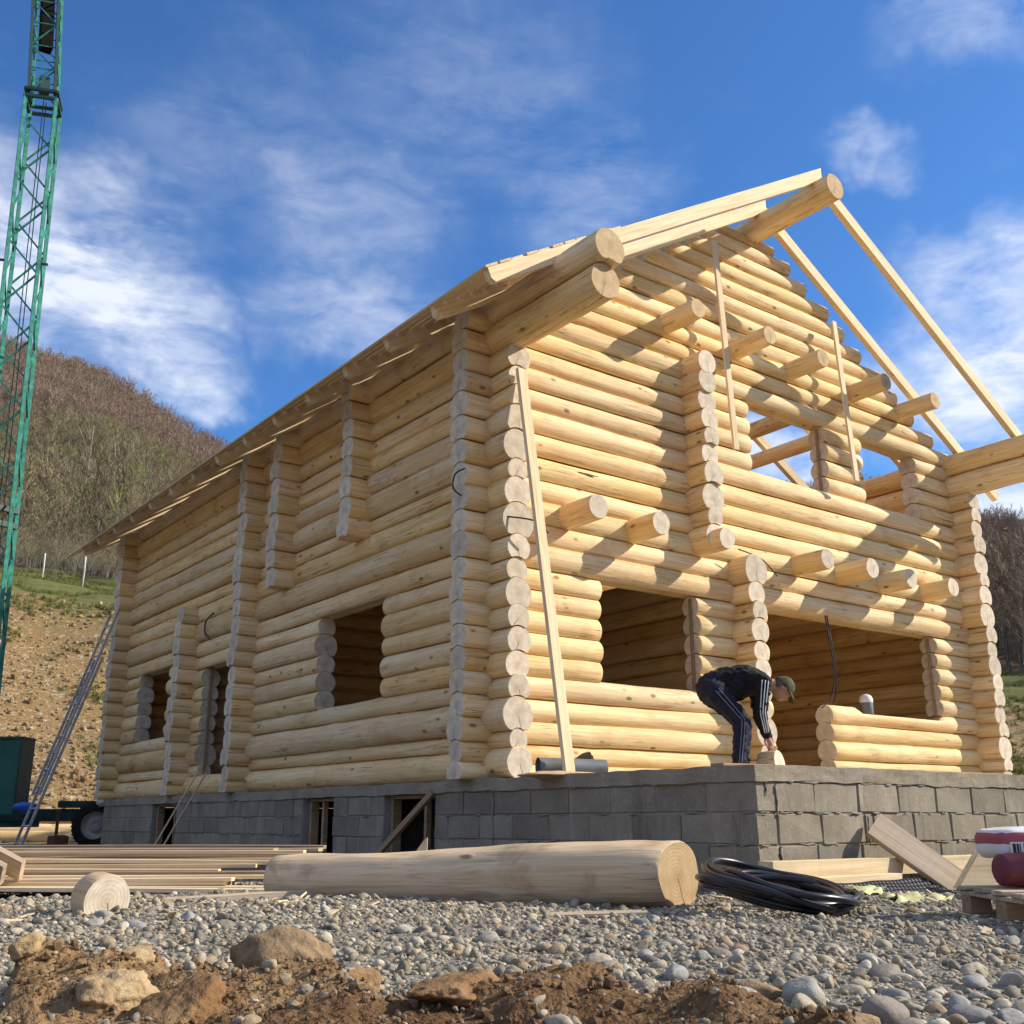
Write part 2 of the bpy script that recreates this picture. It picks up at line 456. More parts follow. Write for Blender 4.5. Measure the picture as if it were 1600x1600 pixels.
simple('black_pipe', (.012, .013, .018), .33, .5, 0, .3, 3)
simple('black_rubber', (.018, .018, .019), .75, .3, 0, .3, 12)
simple('black_film', (.02, .02, .022), .45, .5, 0, .4, 4)
simple('grey_sheet', (.17, .18, .19), .5, .4, .3, .25, 5)
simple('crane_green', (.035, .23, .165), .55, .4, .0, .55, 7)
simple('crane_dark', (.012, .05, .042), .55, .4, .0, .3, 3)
simple('cabinet_green', (.008, .085, .06), .5, .35, .0, .3, 2)
simple('aluminium', (.50, .51, .53), .38, .5, .75, .2, 8)
simple('white_paint', (.72, .72, .70), .6, .3, 0, .1, 3)
simple('blue_plastic', (.03, .13, .50), .4, .4, 0, .2, 3)
simple('hi_vis', (.55, .75, .03), .6, .3, 0, .15, 4)
simple('rust', (.13, .07, .04), .85, .2, 0, .4, 10)
simple('tyre', (.016, .016, .017), .8, .25, 0, .35, 12)
simple('rim', (.42, .40, .36), .6, .4, .2, .35, 6)
simple('maroon', (.15, .025, .04), .45, .4, 0, .3, 7)
simple('yellow_film', (.56, .54, .26), .5, .35, 0, .15, 6)
simple('bag_white', (.70, .69, .68), .5, .35, 0, .1, 5)
simple('bag_red', (.33, .07, .08), .5, .35, 0, .15, 5)
simple('ink', (.03, .03, .035), .6, .3, 0, .2, 5)
simple('jacket', (.009, .009, .011), .8, .2, 0, .4, 30)
simple('trousers', (.016, .017, .036), .8, .2, 0, .4, 25)
simple('stripe', (.58, .58, .60), .7, .2, 0, .1, 20)
simple('piping', (.20, .21, .30), .7, .2, 0, .1, 20)
simple('skin', (.42, .21, .14), .55, .35, 0, .18, 14)
simple('hair', (.10, .085, .07), .8, .2, 0, .3, 40)
simple('cap_cloth', (.085, .088, .052), .85, .15, 0, .55, 16)
simple('shoe', (.04, .035, .03), .7, .3, 0, .3, 12)
simple('dark_void', (.012, .011, .010), .95, .05, 0, .2, 3)
simple('cardboard', (.45, .33, .20), .85, .15, 0, .15, 6)
simple('cable', (.012, .012, .013), .5, .4, 0, .2, 10)
simple('post_paint', (.55, .54, .52), .8, .2, 0, .15, 4)
simple('bark_pale', (.33, .31, .26), .9, .15, 0, .35, 2)
simple('glass_jar', (.70, .69, .66), .4, .4, 0, .1, 3)

# ------------------------------------------------------------------ terrain
def smooth(a, b, x):
    t = np.clip((x - a) / (b - a), 0, 1)
    return t * t * (3 - 2 * t)
_tab = {}
def vnoise(x, y, s, seed=0):
    """cheap smooth value noise, vectorised"""
    if seed not in _tab: _tab[seed] = np.random.RandomState(seed + 11).rand(257, 257)
    t = _tab[seed]
    X = np.asarray(x) * s + 1000.37; Y = np.asarray(y) * s + 1000.71
    xi = np.floor(X).astype(int); yi = np.floor(Y).astype(int)
    fx = X - xi; fy = Y - yi
    fx = fx * fx * (3 - 2 * fx); fy = fy * fy * (3 - 2 * fy)
    g = lambda a, b: t[a % 256, b % 256]
    return (g(xi, yi) * (1 - fx) + g(xi + 1, yi) * fx) * (1 - fy) + (g(xi, yi + 1) * (1 - fx) + g(xi + 1, yi + 1) * fx) * fy - .5
RID = [(-700, 640), (-300, 520), (0, 582), (45, 595), (110, 624), (190, 658), (250, 696), (300, 728), (345, 752), (480, 825), (640, 850), (1000, 845), (1240, 822), (1400, 840), (1530, 885), (1600, 890), (2000, 900)]
_ra = []; _rt = []
for (u, v) in RID:
    d = pix(u, v)
    _ra.append(math.atan2(d[0] * .8 - d[1] * .6, d[0] * .6 + d[1] * .8)); _rt.append(d[2] / math.hypot(d[0], d[1]))
_ra = [-3.2, -1.6] + _ra + [1.6, 3.2]; _rt = [.12, .16] + _rt + [.16, .12]
def polar(x, y):
    dx = np.asarray(x) - CAM[0]; dy = np.asarray(y) - CAM[1]
    rg = .8 * dx - .6 * dy; fw = .6 * dx + .8 * dy
    return np.hypot(rg, fw), np.arctan2(rg, fw)
def dirt_mask(x, y):
    """brown clay heap dug up in front of the gravel"""
    dx = np.asarray(x) - CAM[0]; dy = np.asarray(y) - CAM[1]
    rg = .8 * dx - .6 * dy; fw = .6 * dx + .8 * dy
    lim = np.interp(rg / np.maximum(fw, .3) * 1650 + 800, [-200, 60, 130, 330, 480, 620, 900, 1150, 1260, 1350], [2.2, 2.42, 3.50, 3.60, 3.25, 2.74, 2.60, 2.46, 2.2, 1.8])
    lim = lim + vnoise(x, y, 3.3, 3) * .5 + vnoise(x, y, 9, 4) * .22
    return smooth(.14, -.10, fw - lim)
def ground_z(x, y):
    x = np.asarray(x, float); y = np.asarray(y, float)
    r, A = polar(x, y)
    near = -.82 + vnoise(x, y, .35, 1) * .10 * smooth(30, 8, r) + vnoise(x, y, 1.3, 2) * .05 + vnoise(x, y, 4.0, 5) * .025
    dm = dirt_mask(x, y) * smooth(6, 4, r)
    near = near + dm * (.035 + vnoise(x, y, 2.2, 6) * .15 + vnoise(x, y, 7.0, 7) * .06 + vnoise(x, y, 19.0, 8) * .028 + vnoise(x, y, 45.0, 13) * .012)
    near = near - .55 * smooth(2.1, 1.0, r)                # the photographer stands in a hollow
    T = np.interp(A, _ra, _rt)
    tl = np.where(r < 380, np.interp(r, [22, 26, 41, 44, 80], [-.0213, -.015, .178, .188, .212]), 0)
    tl = np.where(r > 80, .212 + (T - .212) * smooth(0, 1, (r - 80) / 300) ** .9, tl)
    tr = np.interp(r, [22, 34, 50, 75], [-.0213, .028, .098, .115])
    tr = np.where(r > 75, .115 + (T - .115) * np.clip((r - 75) / 185, 0, 1), tr)
    w = smooth(-.10, .16, A)
    back = smooth(.9, 1.4, np.abs(A))
    tn = (tl * (1 - w) + tr * w) * (1 - back) + back * np.where(r > 120, T * np.clip((r - 120) / 250, 0, 1), -.5 / np.maximum(r, 22))
    far = -.351 + np.minimum(r, 400) * tn - np.maximum(r - 400, 0) * .25
    far = far + (vnoise(x, y, .22, 9) * .9 + vnoise(x, y, .9, 10) * .25) * smooth(24, 32, r) + vnoise(x, y, .03, 12) * 8 * smooth(90, 160, r)
    k = smooth(21.5, 24, r)
    return near * (1 - k) + far * k

def build_terrain():
    rings = [.35 * 1.0215 ** i for i in range(385)]
    ang = np.concatenate([np.arange(-40, 40, .2), np.arange(40, 320, 5)])
    ang = np.radians(ang)
    R_, A_ = np.meshgrid(np.array(rings), ang, indexing='ij')
    dx = R_ * (np.sin(A_) * .8 + np.cos(A_) * .6); dy = R_ * (-np.sin(A_) * .6 + np.cos(A_) * .8)
    X = CAM[0] + dx; Y = CAM[1] + dy
    Z = ground_z(X, Y)
    nr, na = X.shape
    V = np.stack([X.ravel(), Y.ravel(), Z.ravel()], 1)
    idx = np.arange(nr * na).reshape(nr, na)
    a = idx[:-1, :]; b = idx[1:, :]
    a2 = np.roll(a, -1, 1); b2 = np.roll(b, -1, 1)
    F = np.stack([a.ravel(), b.ravel(), b2.ravel(), a2.ravel()], 1)[:, ::-1]
    me = bpy.data.meshes.new('ground')
    nc = len(V)
    Vc = np.vstack([V, [[CAM[0], CAM[1], float(Z[0].mean())]]])
    cen = [(int(idx[0, j]), int(idx[0, (j + 1) % na]), nc) for j in range(na)]
    me.from_pydata(Vc.tolist(), [], F.tolist() + cen)
    me.polygons.foreach_set('use_smooth', [True] * len(me.polygons))
    r, A = polar(Vc[:, 0], Vc[:, 1])
    dm = dirt_mask(Vc[:, 0], Vc[:, 1]) * smooth(6, 4.5, r)
    left = smooth(.16, -.10, A)
    bank = smooth(23, 26, r) * smooth(44, 41, r + vnoise(Vc[:, 0], Vc[:, 1], .3, 20) * 5) * left + (1 - left) * smooth(24, 30, r) * smooth(50, 44, r + vnoise(Vc[:, 0], Vc[:, 1], .3, 20) * 10)
    forest = smooth(72, 88, r + vnoise(Vc[:, 0], Vc[:, 1], .2, 21) * 14)
    lat = np.tan(np.clip(A, -1.2, 1.2))
    och = smooth(-.12, -.26, lat + vnoise(Vc[:, 0], Vc[:, 1], 4.0, 22) * .3)
    colr = np.stack([dm, bank, forest, och], 1).astype(np.float32)
    ca = me.color_attributes.new('zone', 'FLOAT_COLOR', 'POINT')
    ca.data.foreach_set('color', colr.ravel())
    q = NB('ground_mat', .95, .15)
    at = q.n('ShaderNodeAttribute', attribute_name='zone')
    sp = q.n('ShaderNodeSeparateColor'); q.link(at.outputs['Color'], sp.inputs[0])
    v = q.coords((1, 1, 1), False)
    n1 = q.noise(v, 1.2, 6, .65); n2 = q.noise(v, 18, 5, .7); n3 = q.noise(v, 70, 3, .7); n4 = q.noise(v, .35, 5, .6)
    vo = q.vor(v, 46)
    grav = q.mix(.55, q.ramp(n1, [(.3, (.20, .175, .14)), (.7, (.30, .275, .23))]), q.ramp(vo.outputs['Color'], [(.2, .35), (.8, 1.2)]), 'MULTIPLY')
    dirt = q.ramp(n2, [(.25, (.062, .030, .013)), (.5, (.13, .068, .030)), (.75, (.215, .132, .066))])
    dirt = q.mix(q.ramp(n1, [(.45, 0.0), (.62, .3)]), dirt, (.28, .18, .09))
    och = q.ramp(n2, [(.25, (.13, .07, .03)), (.5, (.245, .15, .07)), (.75, (.37, .26, .14))])
    dirt = q.mix(at.outputs['Alpha'], dirt, och)
    bk = q.ramp(n2, [(.25, (.17, .098, .038)), (.5, (.29, .185, .078)), (.75, (.40, .285, .14))])
    bk = q.mix(q.math('MULTIPLY', q.ramp(q.noise(v, 5.5, 5, .7), [(.54, 0.0), (.64, 1.0)]), .75), bk, (.58, .50, .37))
    bk = q.mix(q.ramp(q.noise(v, .9, 5, .65), [(.56, 0.0), (.66, .8)]), bk, (.085, .095, .03))
    gr = q.ramp(q.noise(v, 2.2, 6, .7), [(.3, (.075, .095, .025)), (.55, (.14, .15, .045)), (.75, (.22, .19, .085))])
    fo = q.ramp(q.noise(v, .5, 5, .7), [(.3, (.075, .055, .035)), (.7, (.15, .115, .075))])
    far = q.mix(q.math('GREATER_THAN', n4, -1), gr, gr)
    # beyond the gravelled yard the land is meadow
    tc = q.n('ShaderNodeTexCoord'); dist = q.n('ShaderNodeVectorMath', operation='DISTANCE'); q.link(tc.outputs['Object'], dist.inputs[0]); dist.inputs[1].default_value = tuple(CAM)
    meadow = q.ramp(q.math('MULTIPLY', dist.outputs['Value'], .01), [(.26, 0.0), (.30, 1.0)])
    col = q.mix(meadow, grav, gr)
    col = q.mix(sp.outputs[0], col, dirt)
    col = q.mix(sp.outputs[1], col, bk)
    col = q.mix(sp.outputs[2], col, fo)
    bump = q.math('ADD', q.math('ADD', q.math('MULTIPLY', n2, 1.0), q.math('MULTIPLY', n3, .5)), q.math('MULTIPLY', vo.outputs['Distance'], -.5))
    q.out(col, bump, .9, .03)
    me.materials.append(M['ground_mat'])
    o = bpy.data.objects.new('ground', me)
    COL.objects.link(o)
    struct(o, 'gravel yard with brown clay in front and a cut ochre bank below wooded hills')
build_terrain()

# ------------------------------------------------------------------ instancing helper for uncountable stuff
def scatter(name, pts, rots, scales, picks, sources, label, cat):
    """one object, geometry nodes: source meshes set on a cloud of vertices"""
    me = bpy.data.meshes.new(name)
    n = len(pts)
    me.vertices.add(n)
    me.vertices.foreach_set('co', np.asarray(pts, np.float32).ravel())
    a = me.attributes.new('rot', 'FLOAT_VECTOR', 'POINT'); a.data.foreach_set('vector', np.asarray(rots, np.float32).ravel())
    a = me.attributes.new('scl', 'FLOAT_VECTOR', 'POINT'); a.data.foreach_set('vector', np.asarray(scales, np.float32).ravel())
    a = me.attributes.new('pick', 'INT', 'POINT'); a.data.foreach_set('value', np.asarray(picks, np.int32))
    o = bpy.data.objects.new(name, me)
    COL.objects.link(o)
    ng = bpy.data.node_groups.new(name + '_nodes', 'GeometryNodeTree')
    ng.interface.new_socket('Geometry', in_out='INPUT', socket_type='NodeSocketGeometry')
    ng.interface.new_socket('Geometry', in_out='OUTPUT', socket_type='NodeSocketGeometry')
    N = ng.nodes; L = ng.links
    gi = N.new('NodeGroupInput'); go = N.new('NodeGroupOutput')
    iop = N.new('GeometryNodeInstanceOnPoints')
    g2i = N.new('GeometryNodeGeometryToInstance')
    for s in reversed(sources):
        oi = N.new('GeometryNodeObjectInfo'); oi.inputs['Object'].default_value = s
        oi.inputs['As Instance'].default_value = False
        L.new(oi.outputs['Geometry'], g2i.inputs[0])
    def attr(nm, ty):
        q = N.new('GeometryNodeInputNamedAttribute'); q.data_type = ty; q.inputs['Name'].default_value = nm
        return q.outputs['Attribute']
    L.new(gi.outputs[0], iop.inputs['Points']); L.new(g2i.outputs[0], iop.inputs['Instance'])
    iop.inputs['Pick Instance'].default_value = True
    L.new(attr('pick', 'INT'), iop.inputs['Instance Index'])
    L.new(attr('rot', 'FLOAT_VECTOR'), iop.inputs['Rotation'])
    L.new(attr('scl', 'FLOAT_VECTOR'), iop.inputs['Scale'])
    L.new(iop.outputs[0], go.inputs[0])
    md = o.modifiers.new('scatter', 'NODES'); md.node_group = ng
    tag(o, label, cat, kind='stuff')
    return o
def source(name, verts, faces, mats, smooth=True, mi=None):
    me = bpy.data.meshes.new(name)
    me.from_pydata([tuple(v) for v in verts], [], faces)
    for m in mats: me.materials.append(M[m])
    if mi is not None: me.polygons.foreach_set('material_index', mi)
    if smooth: me.polygons.foreach_set('use_smooth', [True] * len(faces))
    return bpy.data.objects.new(name, me)
def ico(sub):
    bm = bmesh.new(); bmesh.ops.create_icosphere(bm, subdivisions=sub, radius=1)
    v = [Vector(q.co) for q in bm.verts]; bm.verts.index_update()
    f = [tuple(x.index for x in p.verts) for p in bm.faces]; bm.free()
    return v, f
def stone_vf(seed, sub=2, amp=.28, sx=1, sy=.8, sz=.55, freq=.9, cuts=3):
    v, f = ico(sub)
    r = random.Random(seed)
    off = Vector((r.uniform(-50, 50), r.uniform(-50, 50), r.uniform(-50, 50)))
    planes = [(Vector((r.gauss(0, 1), r.gauss(0, 1), r.gauss(0, 1))).normalized(), r.uniform(.55, .85)) for _ in range(cuts)]
    out = []
    for p in v:
        q = p * (1 + amp * noise.noise(p * freq + off) + amp * .4 * noise.noise(p * freq * 2.7 + off))
        for (n, d) in planes:
            e = q.dot(n) - d
            if e > 0: q = q - n * e * .85
        out.append(Vector((q.x * sx, q.y * sy, q.z * sz)))
    return out, f

# ------------------------------------------------------------------ the block foundation and terrace
ZB = -1.05                                                 # foundation goes below ground
FND_X1 = 10.4; FND_Y1 = 14.05
def foundation():
    F = empty('block_foundation', (0, 0, -.82))
    tag(F, 'grey concrete block foundation and terrace under the log house', 'foundation')
    def loc(o): o.location = Vector(o.location) - Vector((0, 0, -.82)); return o
    blocks = []
    vents = [(5.86, 6.60), (3.86, 4.80), (10.62, 11.66)]
    # ring beam with rough cast edge, front and left face, plus terrace slab
    def rough_strip(name, x0, x1, y0, y1, z0, z1, face):
        # subdivided box whose visible face is uneven
        n = int(max(x1 - x0, y1 - y0) / .05)
        m = 7
        V = []; Fc = []
        for i in range(n + 1):
            t = i / n
            for k in range(m + 3):
                if k <= m:
                    z = z0 + (z1 - z0) * k / m
                    e = .011 * noise.noise(Vector((t * n * .16, z * 9, face * 7.1))) + .004 * noise.noise(Vector((t * n * .7, z * 30, face * 3.3)))
                    lipz = .016 * noise.noise(Vector((t * n * .23, 3.3, face))) if k in (0, m) else 0
                    if face == 0: V.append((x0 + e, y0 + (y1 - y0) * t, z + lipz))
                    else: V.append((x0 + (x1 - x0) * t, y0 + e, z + lipz))
                elif k == m + 1:
                    V.append((x1, y0 + (y1 - y0) * t, z1) if face == 0 else (x0 + (x1 - x0) * t, y1, z1))
                else:
                    V.append((x1, y0 + (y1 - y0) * t, z0) if face == 0 else (x0 + (x1 - x0) * t, y1, z0))
        K = m + 3
        for i in range(n):
            for k in range(K):
                a = i * K + k; b = i * K + (k + 1) % K
                Fc.append((a, b, b + K, a + K) if face == 1 else (a, a + K, b + K, b))
        Fc.append(tuple(range(K))); Fc.append(tuple(range(n * K + K - 1, n * K - 1, -1)))
        return loc(mesh_obj(name, V, Fc, ['concrete_beam'], F))
    CAPB = -.105
    rough_strip('ring_beam', -.012, .30, .301, FND_Y1, CAPB, 0.0, 0)
    rough_strip('ring_beam', -.012, FND_X1, -.012, .30, CAPB, 0.0, 1)
    loc(mesh_obj('terrace_slab', *box_vf(.28, FND_X1, .28, FND_Y1, -.12, -.006), ['terrace_floor'], F))
    # courses
    courses = [(-.105, -.308), (-.308, -.511), (-.511, -.714), (-.714, -.917), (-.917, -1.12)]
    r = random.Random(3)
    cache = {}
    def block(cx, cy, zt, zb, ln, face):
        h = zt - zb
        key = (face, round(ln, 2), r.randrange(6))
        if key not in cache:
            me = bevel_box_mesh((.2 if face == 0 else ln - .008), (ln - .008 if face == 0 else .2), h - .008, b=.007, jit=.0055, r=r)
            me.materials.append(M['concrete_block']); me.name = 'concrete_block'
            cache[key] = me
        o = bpy.data.objects.new('concrete_block', cache[key])
        COL.objects.link(o); o.parent = F
        pr = r.uniform(-.004, .004)
        o.location = Vector((cx + (pr if face == 0 else 0), cy + (pr if face == 1 else 0), (zt + zb) / 2 + .82))
        o.rotation_euler = (0, 0, r.uniform(-.006, .006))
    # left face: segments between vents
    for ci, (zt, zb) in enumerate(courses[:4]):
        segs = []; y = 0.0
        for (a, b) in sorted(vents):
            if zb > -.74: segs.append((y, a)); y = b
        segs.append((y, FND_Y1))
        for (a, b) in segs:
            p = a; first = True
            while p < b - .01:
                ln = .49
                if first and a == 0.0: ln = .44 if ci % 2 == 0 else .20
                elif first: ln = .49 if ci % 2 else .25
                if b - (p + ln) < .09: ln = b - p
                block(.10, p + ln / 2, zt, zb, ln, 0)
                p += ln; first = False
        # front face
        p = .205; first = True
        while p < FND_X1 - .01:
            ln = .49
            if first: ln = .39 if ci % 2 == 0 else .49 * .93
            if ci == 1 and abs(p - 1.15) < .25 and not first: ln = .10 if p > 1.0 and p < 1.2 else .49
            if FND_X1 - (p + ln) < .09: ln = FND_X1 - p
            block(p + ln / 2, .10, zt, zb, ln, 1)
            p += ln; first = False
    # mortar core just behind the faces, left wall split round the vents
    ys = [0.02] + [q for a, b in sorted(vents) for q in (a, b)] + [FND_Y1 - .01]
    core = [box_vf(.012, .19, ys[i], ys[i + 1], -1.1, CAPB + .004) for i in range(0, len(ys), 2)]
    core += [box_vf(.012, .19, a, b, -1.1, -.718) for a, b in vents]
    core += [box_vf(.19, FND_X1 - .01, .012, .19, -1.1, CAPB + .004), box_vf(.02, FND_X1, FND_Y1 - .2, FND_Y1 - .02, -1.1, -.13), box_vf(FND_X1 - .2, FND_X1 - .02, .2, FND_Y1 - .2, -1.1, -.13)]
    V, Fc = merge(core)
    loc(mesh_obj('mortar_core', V, Fc, ['mortar'], F))
    # squeezed mortar beads along the bed joints and smears at the corner
    beads = []
    for zc in (-.105, -.308, -.511, -.714):
        for face in (0, 1):
            p = .02
            while p < (9.0 if face == 0 else 6.5):
                ln = r.uniform(.03, .22)
                if r.random() < (.42 if face == 0 else .72):
                    rr = [0.002] + [r.uniform(.003, .0095) for _ in range(3)] + [.002]
                    pts = []
                    for k in range(5):
                        q = p + ln * k / 4
                        pts.append((-.004 + r.uniform(-.004, .004), q, zc + r.uniform(-.006, .006)) if face == 0 else (q, -.004 + r.uniform(-.004, .004), zc + r.uniform(-.006, .006)))
                    if not (face == 0 and zc < -.13 and any(a - .05 < p + ln and p < b + .05 for a, b in vents)):
                        beads.append(tube(pts, rr, 5))
                p += ln + r.uniform(.01, .12)
    for (bx, zt, zb) in [(.20, -.13, -.33), (.21, -.53, -.72), (.10, -.08, -.20), (1.18, -.33, -.52)]:
        pts = [(bx + r.uniform(-.008, .008), -.003, zt + (zb - zt) * k / 6) for k in range(7)]
        beads.append(tube(pts, [r.uniform(.003, .011) for _ in pts], 5))
    for (by, zt, zb) in [(.19, -.34, -.52), (.05, -.34, -.5), (2.93, -.13, -.72)]:
        pts = [(-.002, by + r.uniform(-.008, .008), zt + (zb - zt) * k / 6) for k in range(7)]
        beads.append(tube(pts, [r.uniform(.004, .013) for _ in pts], 5))
    V, Fc = merge(beads)
    o = loc(mesh_obj('mortar_bead', V, Fc, ['mortar'], F, True)); o['kind'] = 'stuff'
    # vent frames
    for vi, (a, b) in enumerate(sorted(vents)):
        for (ya, yb, za, zb_) in [(a + .01, a + .06, -.705, -.145), (b - .06, b - .01, -.705, -.145), (a + .0, b - .0, -.145, -.11), (a, b, -.725, -.705)]:
            loc(bbox('vent_frame', (.13, (ya + yb) / 2, (za + zb_) / 2), (.10, yb - ya, zb_ - za), 'sawn_brown', F, b=.003))
        ym = a + (b - a) * (.35 if vi != 1 else .62)
        loc(bbox('vent_frame', (.14, ym, -.425), (.06, .04, .555), 'sawn_brown', F, b=.003))
        loc(mesh_obj('cellar_back_wall', *box_vf(1.6, 1.7, a - .8, b + .8, -1.1, -.13), ['concrete_block'], F))
    return F
foundation()

# ------------------------------------------------------------------ log house
HOUSE = empty('log_house', (0, 0, 0))
tag(HOUSE, 'unfinished two storey house of peeled yellow logs with bare rafters', 'house')
lr = random.Random(21)
def log(p0, p1, r0, r1=None, name='log', parent=None, wood='wood_log', end='wood_end', flat=None, seg=.22, sides=22, lump=1.35, skew=0.0, cope=None):
    """peeled log; local x along it. flat=(x_from, z_local): planed top beyond x_from"""
    p0 = Vector(p0); p1 = Vector(p1)
    r1 = r0 if r1 is None else r1
    ln = (p1 - p0).length
    n = max(3, int(ln / seg))
    Bm = basis(p1 - p0)
    off = Vector((lr.uniform(-99, 99), lr.uniform(-99, 99), lr.uniform(-99, 99)))
    V = []; Fc = []; mi = []; sm = []
    xs = [0.0, .014] + [ln * i / n for i in range(1, n)] + [ln - .014, ln]
    kx = [(lr.uniform(0, ln), lr.uniform(0, 6.28)) for _ in range(int(ln * 1.1))]
    for i, x in enumerate(xs):
        t = x / ln
        r = r0 + (r1 - r0) * t
        if i in (0, len(xs) - 1): r *= .955
        cy = .010 * lump * noise.noise(Vector((x * .5, 1.3, 0)) + off); cz = .006 * lump * noise.noise(Vector((x * .5, 7.3, 0)) + off)
        for k in range(sides):
            a = 2 * math.pi * k / sides
            d = Vector((x * 1.1, math.cos(a) * .55, math.sin(a) * .55)) + off
            q = r * (1 + .040 * lump * noise.noise(d) + .022 * lump * noise.noise(d * 3.1))
            for (kk, ka) in kx:
                if abs(x - kk) < .3:
                    da = math.cos(a - ka)
                    if da > .6: q += .010 * lump * math.exp(-((x - kk) / .11) ** 2) * (da - .6) / .4
            y_, z_ = cy + q * math.cos(a), cz + q * math.sin(a)
            if flat and flat[0] < x < flat[2]: z_ = min(z_, flat[1])
            if cope and z_ < 0:                            # scribed over the log below
                if cope[1] == 0: z_ = max(z_, -cope[0])
                elif abs(y_) < cope[1]: z_ = max(z_, -cope[0] + math.sqrt(cope[1] ** 2 - y_ * y_) + .004)
            V.append((x + skew * t * t * y_, y_, z_))
    m = len(xs)
    for i in range(m - 1):
        for k in range(sides):
            l = (k + 1) % sides
            Fc.append((i * sides + k, i * sides + l, (i + 1) * sides + l, (i + 1) * sides + k)); mi.append(0); sm.append(True)
    for e, i in ((0, 0), (1, m - 1)):
        b = len(V)
        V += [V[i * sides + k] for k in range(sides)]
        c = (sum(V[b + k][0] for k in range(sides)) / sides, sum(V[b + k][1] for k in range(sides)) / sides, sum(V[b + k][2] for k in range(sides)) / sides)
        V.append(c)
        for k in range(sides):
            l = (k + 1) % sides
            Fc.append((b + l, b + k, b + sides) if e == 0 else (b + k, b + l, b + sides)); mi.append(1); sm.append(False)
    o = mesh_obj(name, V, Fc, [wood, end], parent, sm, mi)
    o.location = p0
    o.rotation_euler = Bm.to_euler()
    return o
HX0, HX1, HY0, HY1 = .28, 8.56, 3.345, 14.15                # wall axes
FZ = [-.045, .146, .33, .545, .755, .965, 1.18, 1.39, 1.61, 1.82, 2.03, 2.28, 2.50, 2.74, 2.97, 3.21, 3.46, 3.71, 3.94, 4.17, 4.40, 4.63, 4.87, 5.10, 5.33, 5.56, 5.79, 6.02, 6.25, 6.48, 6.70, 6.90, 7.06]
SZ = [.02, .255, .424, .70, .90, 1.12, 1.345, 1.55, 1.80, 2.00, 2.223, 2.528, 2.786, 2.982, 3.273, 3.529, 3.747, 3.946, 4.176]
zroof = lambda x: 4.79 + .605 * ((x - .3) if x <= 4.45 else (8.6 - x))   # underside of the rafters
def rad(z0, z1): return (z1 - z0) / 2 * 1.26
def cope_of(rows, z0, z1):
    i = rows.index(z0) if z0 in rows else -1
    if i < 0: return None
    if i == 0: return ((z0 + z1) / 2 - .004, 0)
    return ((z1 - rows[i - 1]) / 2, rad(rows[i - 1], z0))
def xlog(y, x0, x1, z0, z1, flip=None, **k):
    r = rad(z0, z1); f = lr.uniform(.965, 1.035)
    return log((x0, y + lr.uniform(-.006, .006), (z0 + z1) / 2), (x1, y + lr.uniform(-.006, .006), (z0 + z1) / 2 + lr.uniform(-.006, .006)), r * f, r * (2 - f), parent=HOUSE, cope=cope_of(FZ, z0, z1), **k)
def ylog(x, y0, y1, z0, z1, **k):
    r = rad(z0, z1); f = lr.uniform(.97, 1.03)
    return log((x + lr.uniform(-.006, .006), y0, (z0 + z1) / 2), (x + lr.uniform(-.006, .006), y1, (z0 + z1) / 2 + lr.uniform(-.006, .006)), r * f, r * (2 - f), parent=HOUSE, cope=cope_of(SZ, z0, z1), **k)
XE = -.12
jx = lambda: lr.uniform(-.018, .018)
def front():
    for i in range(len(FZ) - 1):
        z0, z1 = FZ[i], FZ[i + 1]; zc = (z0 + z1) / 2
        if zc < .965:                                      # below the sills; doorway into the big opening
            xlog(HY0, XE + jx(), 4.16 + jx() * .5, z0, z1)
            if abs(z1 - .965) < .01: xlog(HY0, 5.24, 8.96 + jx(), z0, z1, flat=(.55, .045, 2.36), seg=.09)
            else: xlog(HY0, 5.24 + jx() * .5, 8.96 + jx(), z0, z1)
        elif zc < 2.03:
            xlog(HY0, XE + jx(), 1.58 + jx() * .4, z0, z1)
            xlog(HY0, 3.02 + jx() * .4, 4.16 + jx() * .4, z0, z1)
            xlog(HY0, 7.64 + jx() * .4, 8.96 + jx(), z0, z1)
        elif zc < 3.71:
            xlog(HY0, XE + jx(), 8.96 + jx(), z0, z1)
        elif zc < 4.63:
            a = XE + jx()
            xlog(HY0, a, 4.08 + jx(), z0, z1)
            xlog(HY0, 5.58 + jx() * .4, 6.36 + jx() * .6, z0, z1)
            xlog(HY0, 7.64 + jx() * .4, 8.96 + jx(), z0, z1)
        else:
            a = .3 + (z1 - 4.95) / .605 + lr.uniform(-.02, .03)
            a = max(a, .1)
            b = 8.6 - (z1 - 4.80) / .605 + lr.uniform(-.02, .10)
            if b - a > .3: xlog(HY0, a, b, z0, z1, end='wood_end_cut')
def back():
    for i in range(len(FZ) - 1):
        z0, z1 = FZ[i], FZ[i + 1]; zc = (z0 + z1) / 2
        if zc < 4.6: xlog(HY1, XE + jx(), 8.96, z0, z1, seg=.5, sides=14)
        else:
            a = .3 + (z1 - 4.75) / .605
            xlog(HY1, max(a, .2), 8.9 - max(a, .2), z0, z1, seg=.5, sides=14)
def left_side():
    for i in range(len(SZ) - 1):
        z0, z1 = SZ[i], SZ[i + 1]; zc = (z0 + z1) / 2
        Y0, Y1 = 2.91 + jx(), 14.55 + jx()
        cuts = []
        if .9 < zc < 2.0: cuts = [(5.21, 6.76), (11.90, 13.30)]
        if .255 < zc < 1.9: cuts.append((9.32, 10.42))
        p = Y0
        for (a, b) in sorted(cuts):
            ylog(HX0, p, a + jx() * .5, z0, z1); p = b + jx() * .5
        ylog(HX0, p, Y1, z0, z1)
def right_side():
    for i in range(len(SZ) - 1):
        ylog(HX1, 2.93 + jx(), 14.55 + jx(), SZ[i], SZ[i + 1], seg=.4)
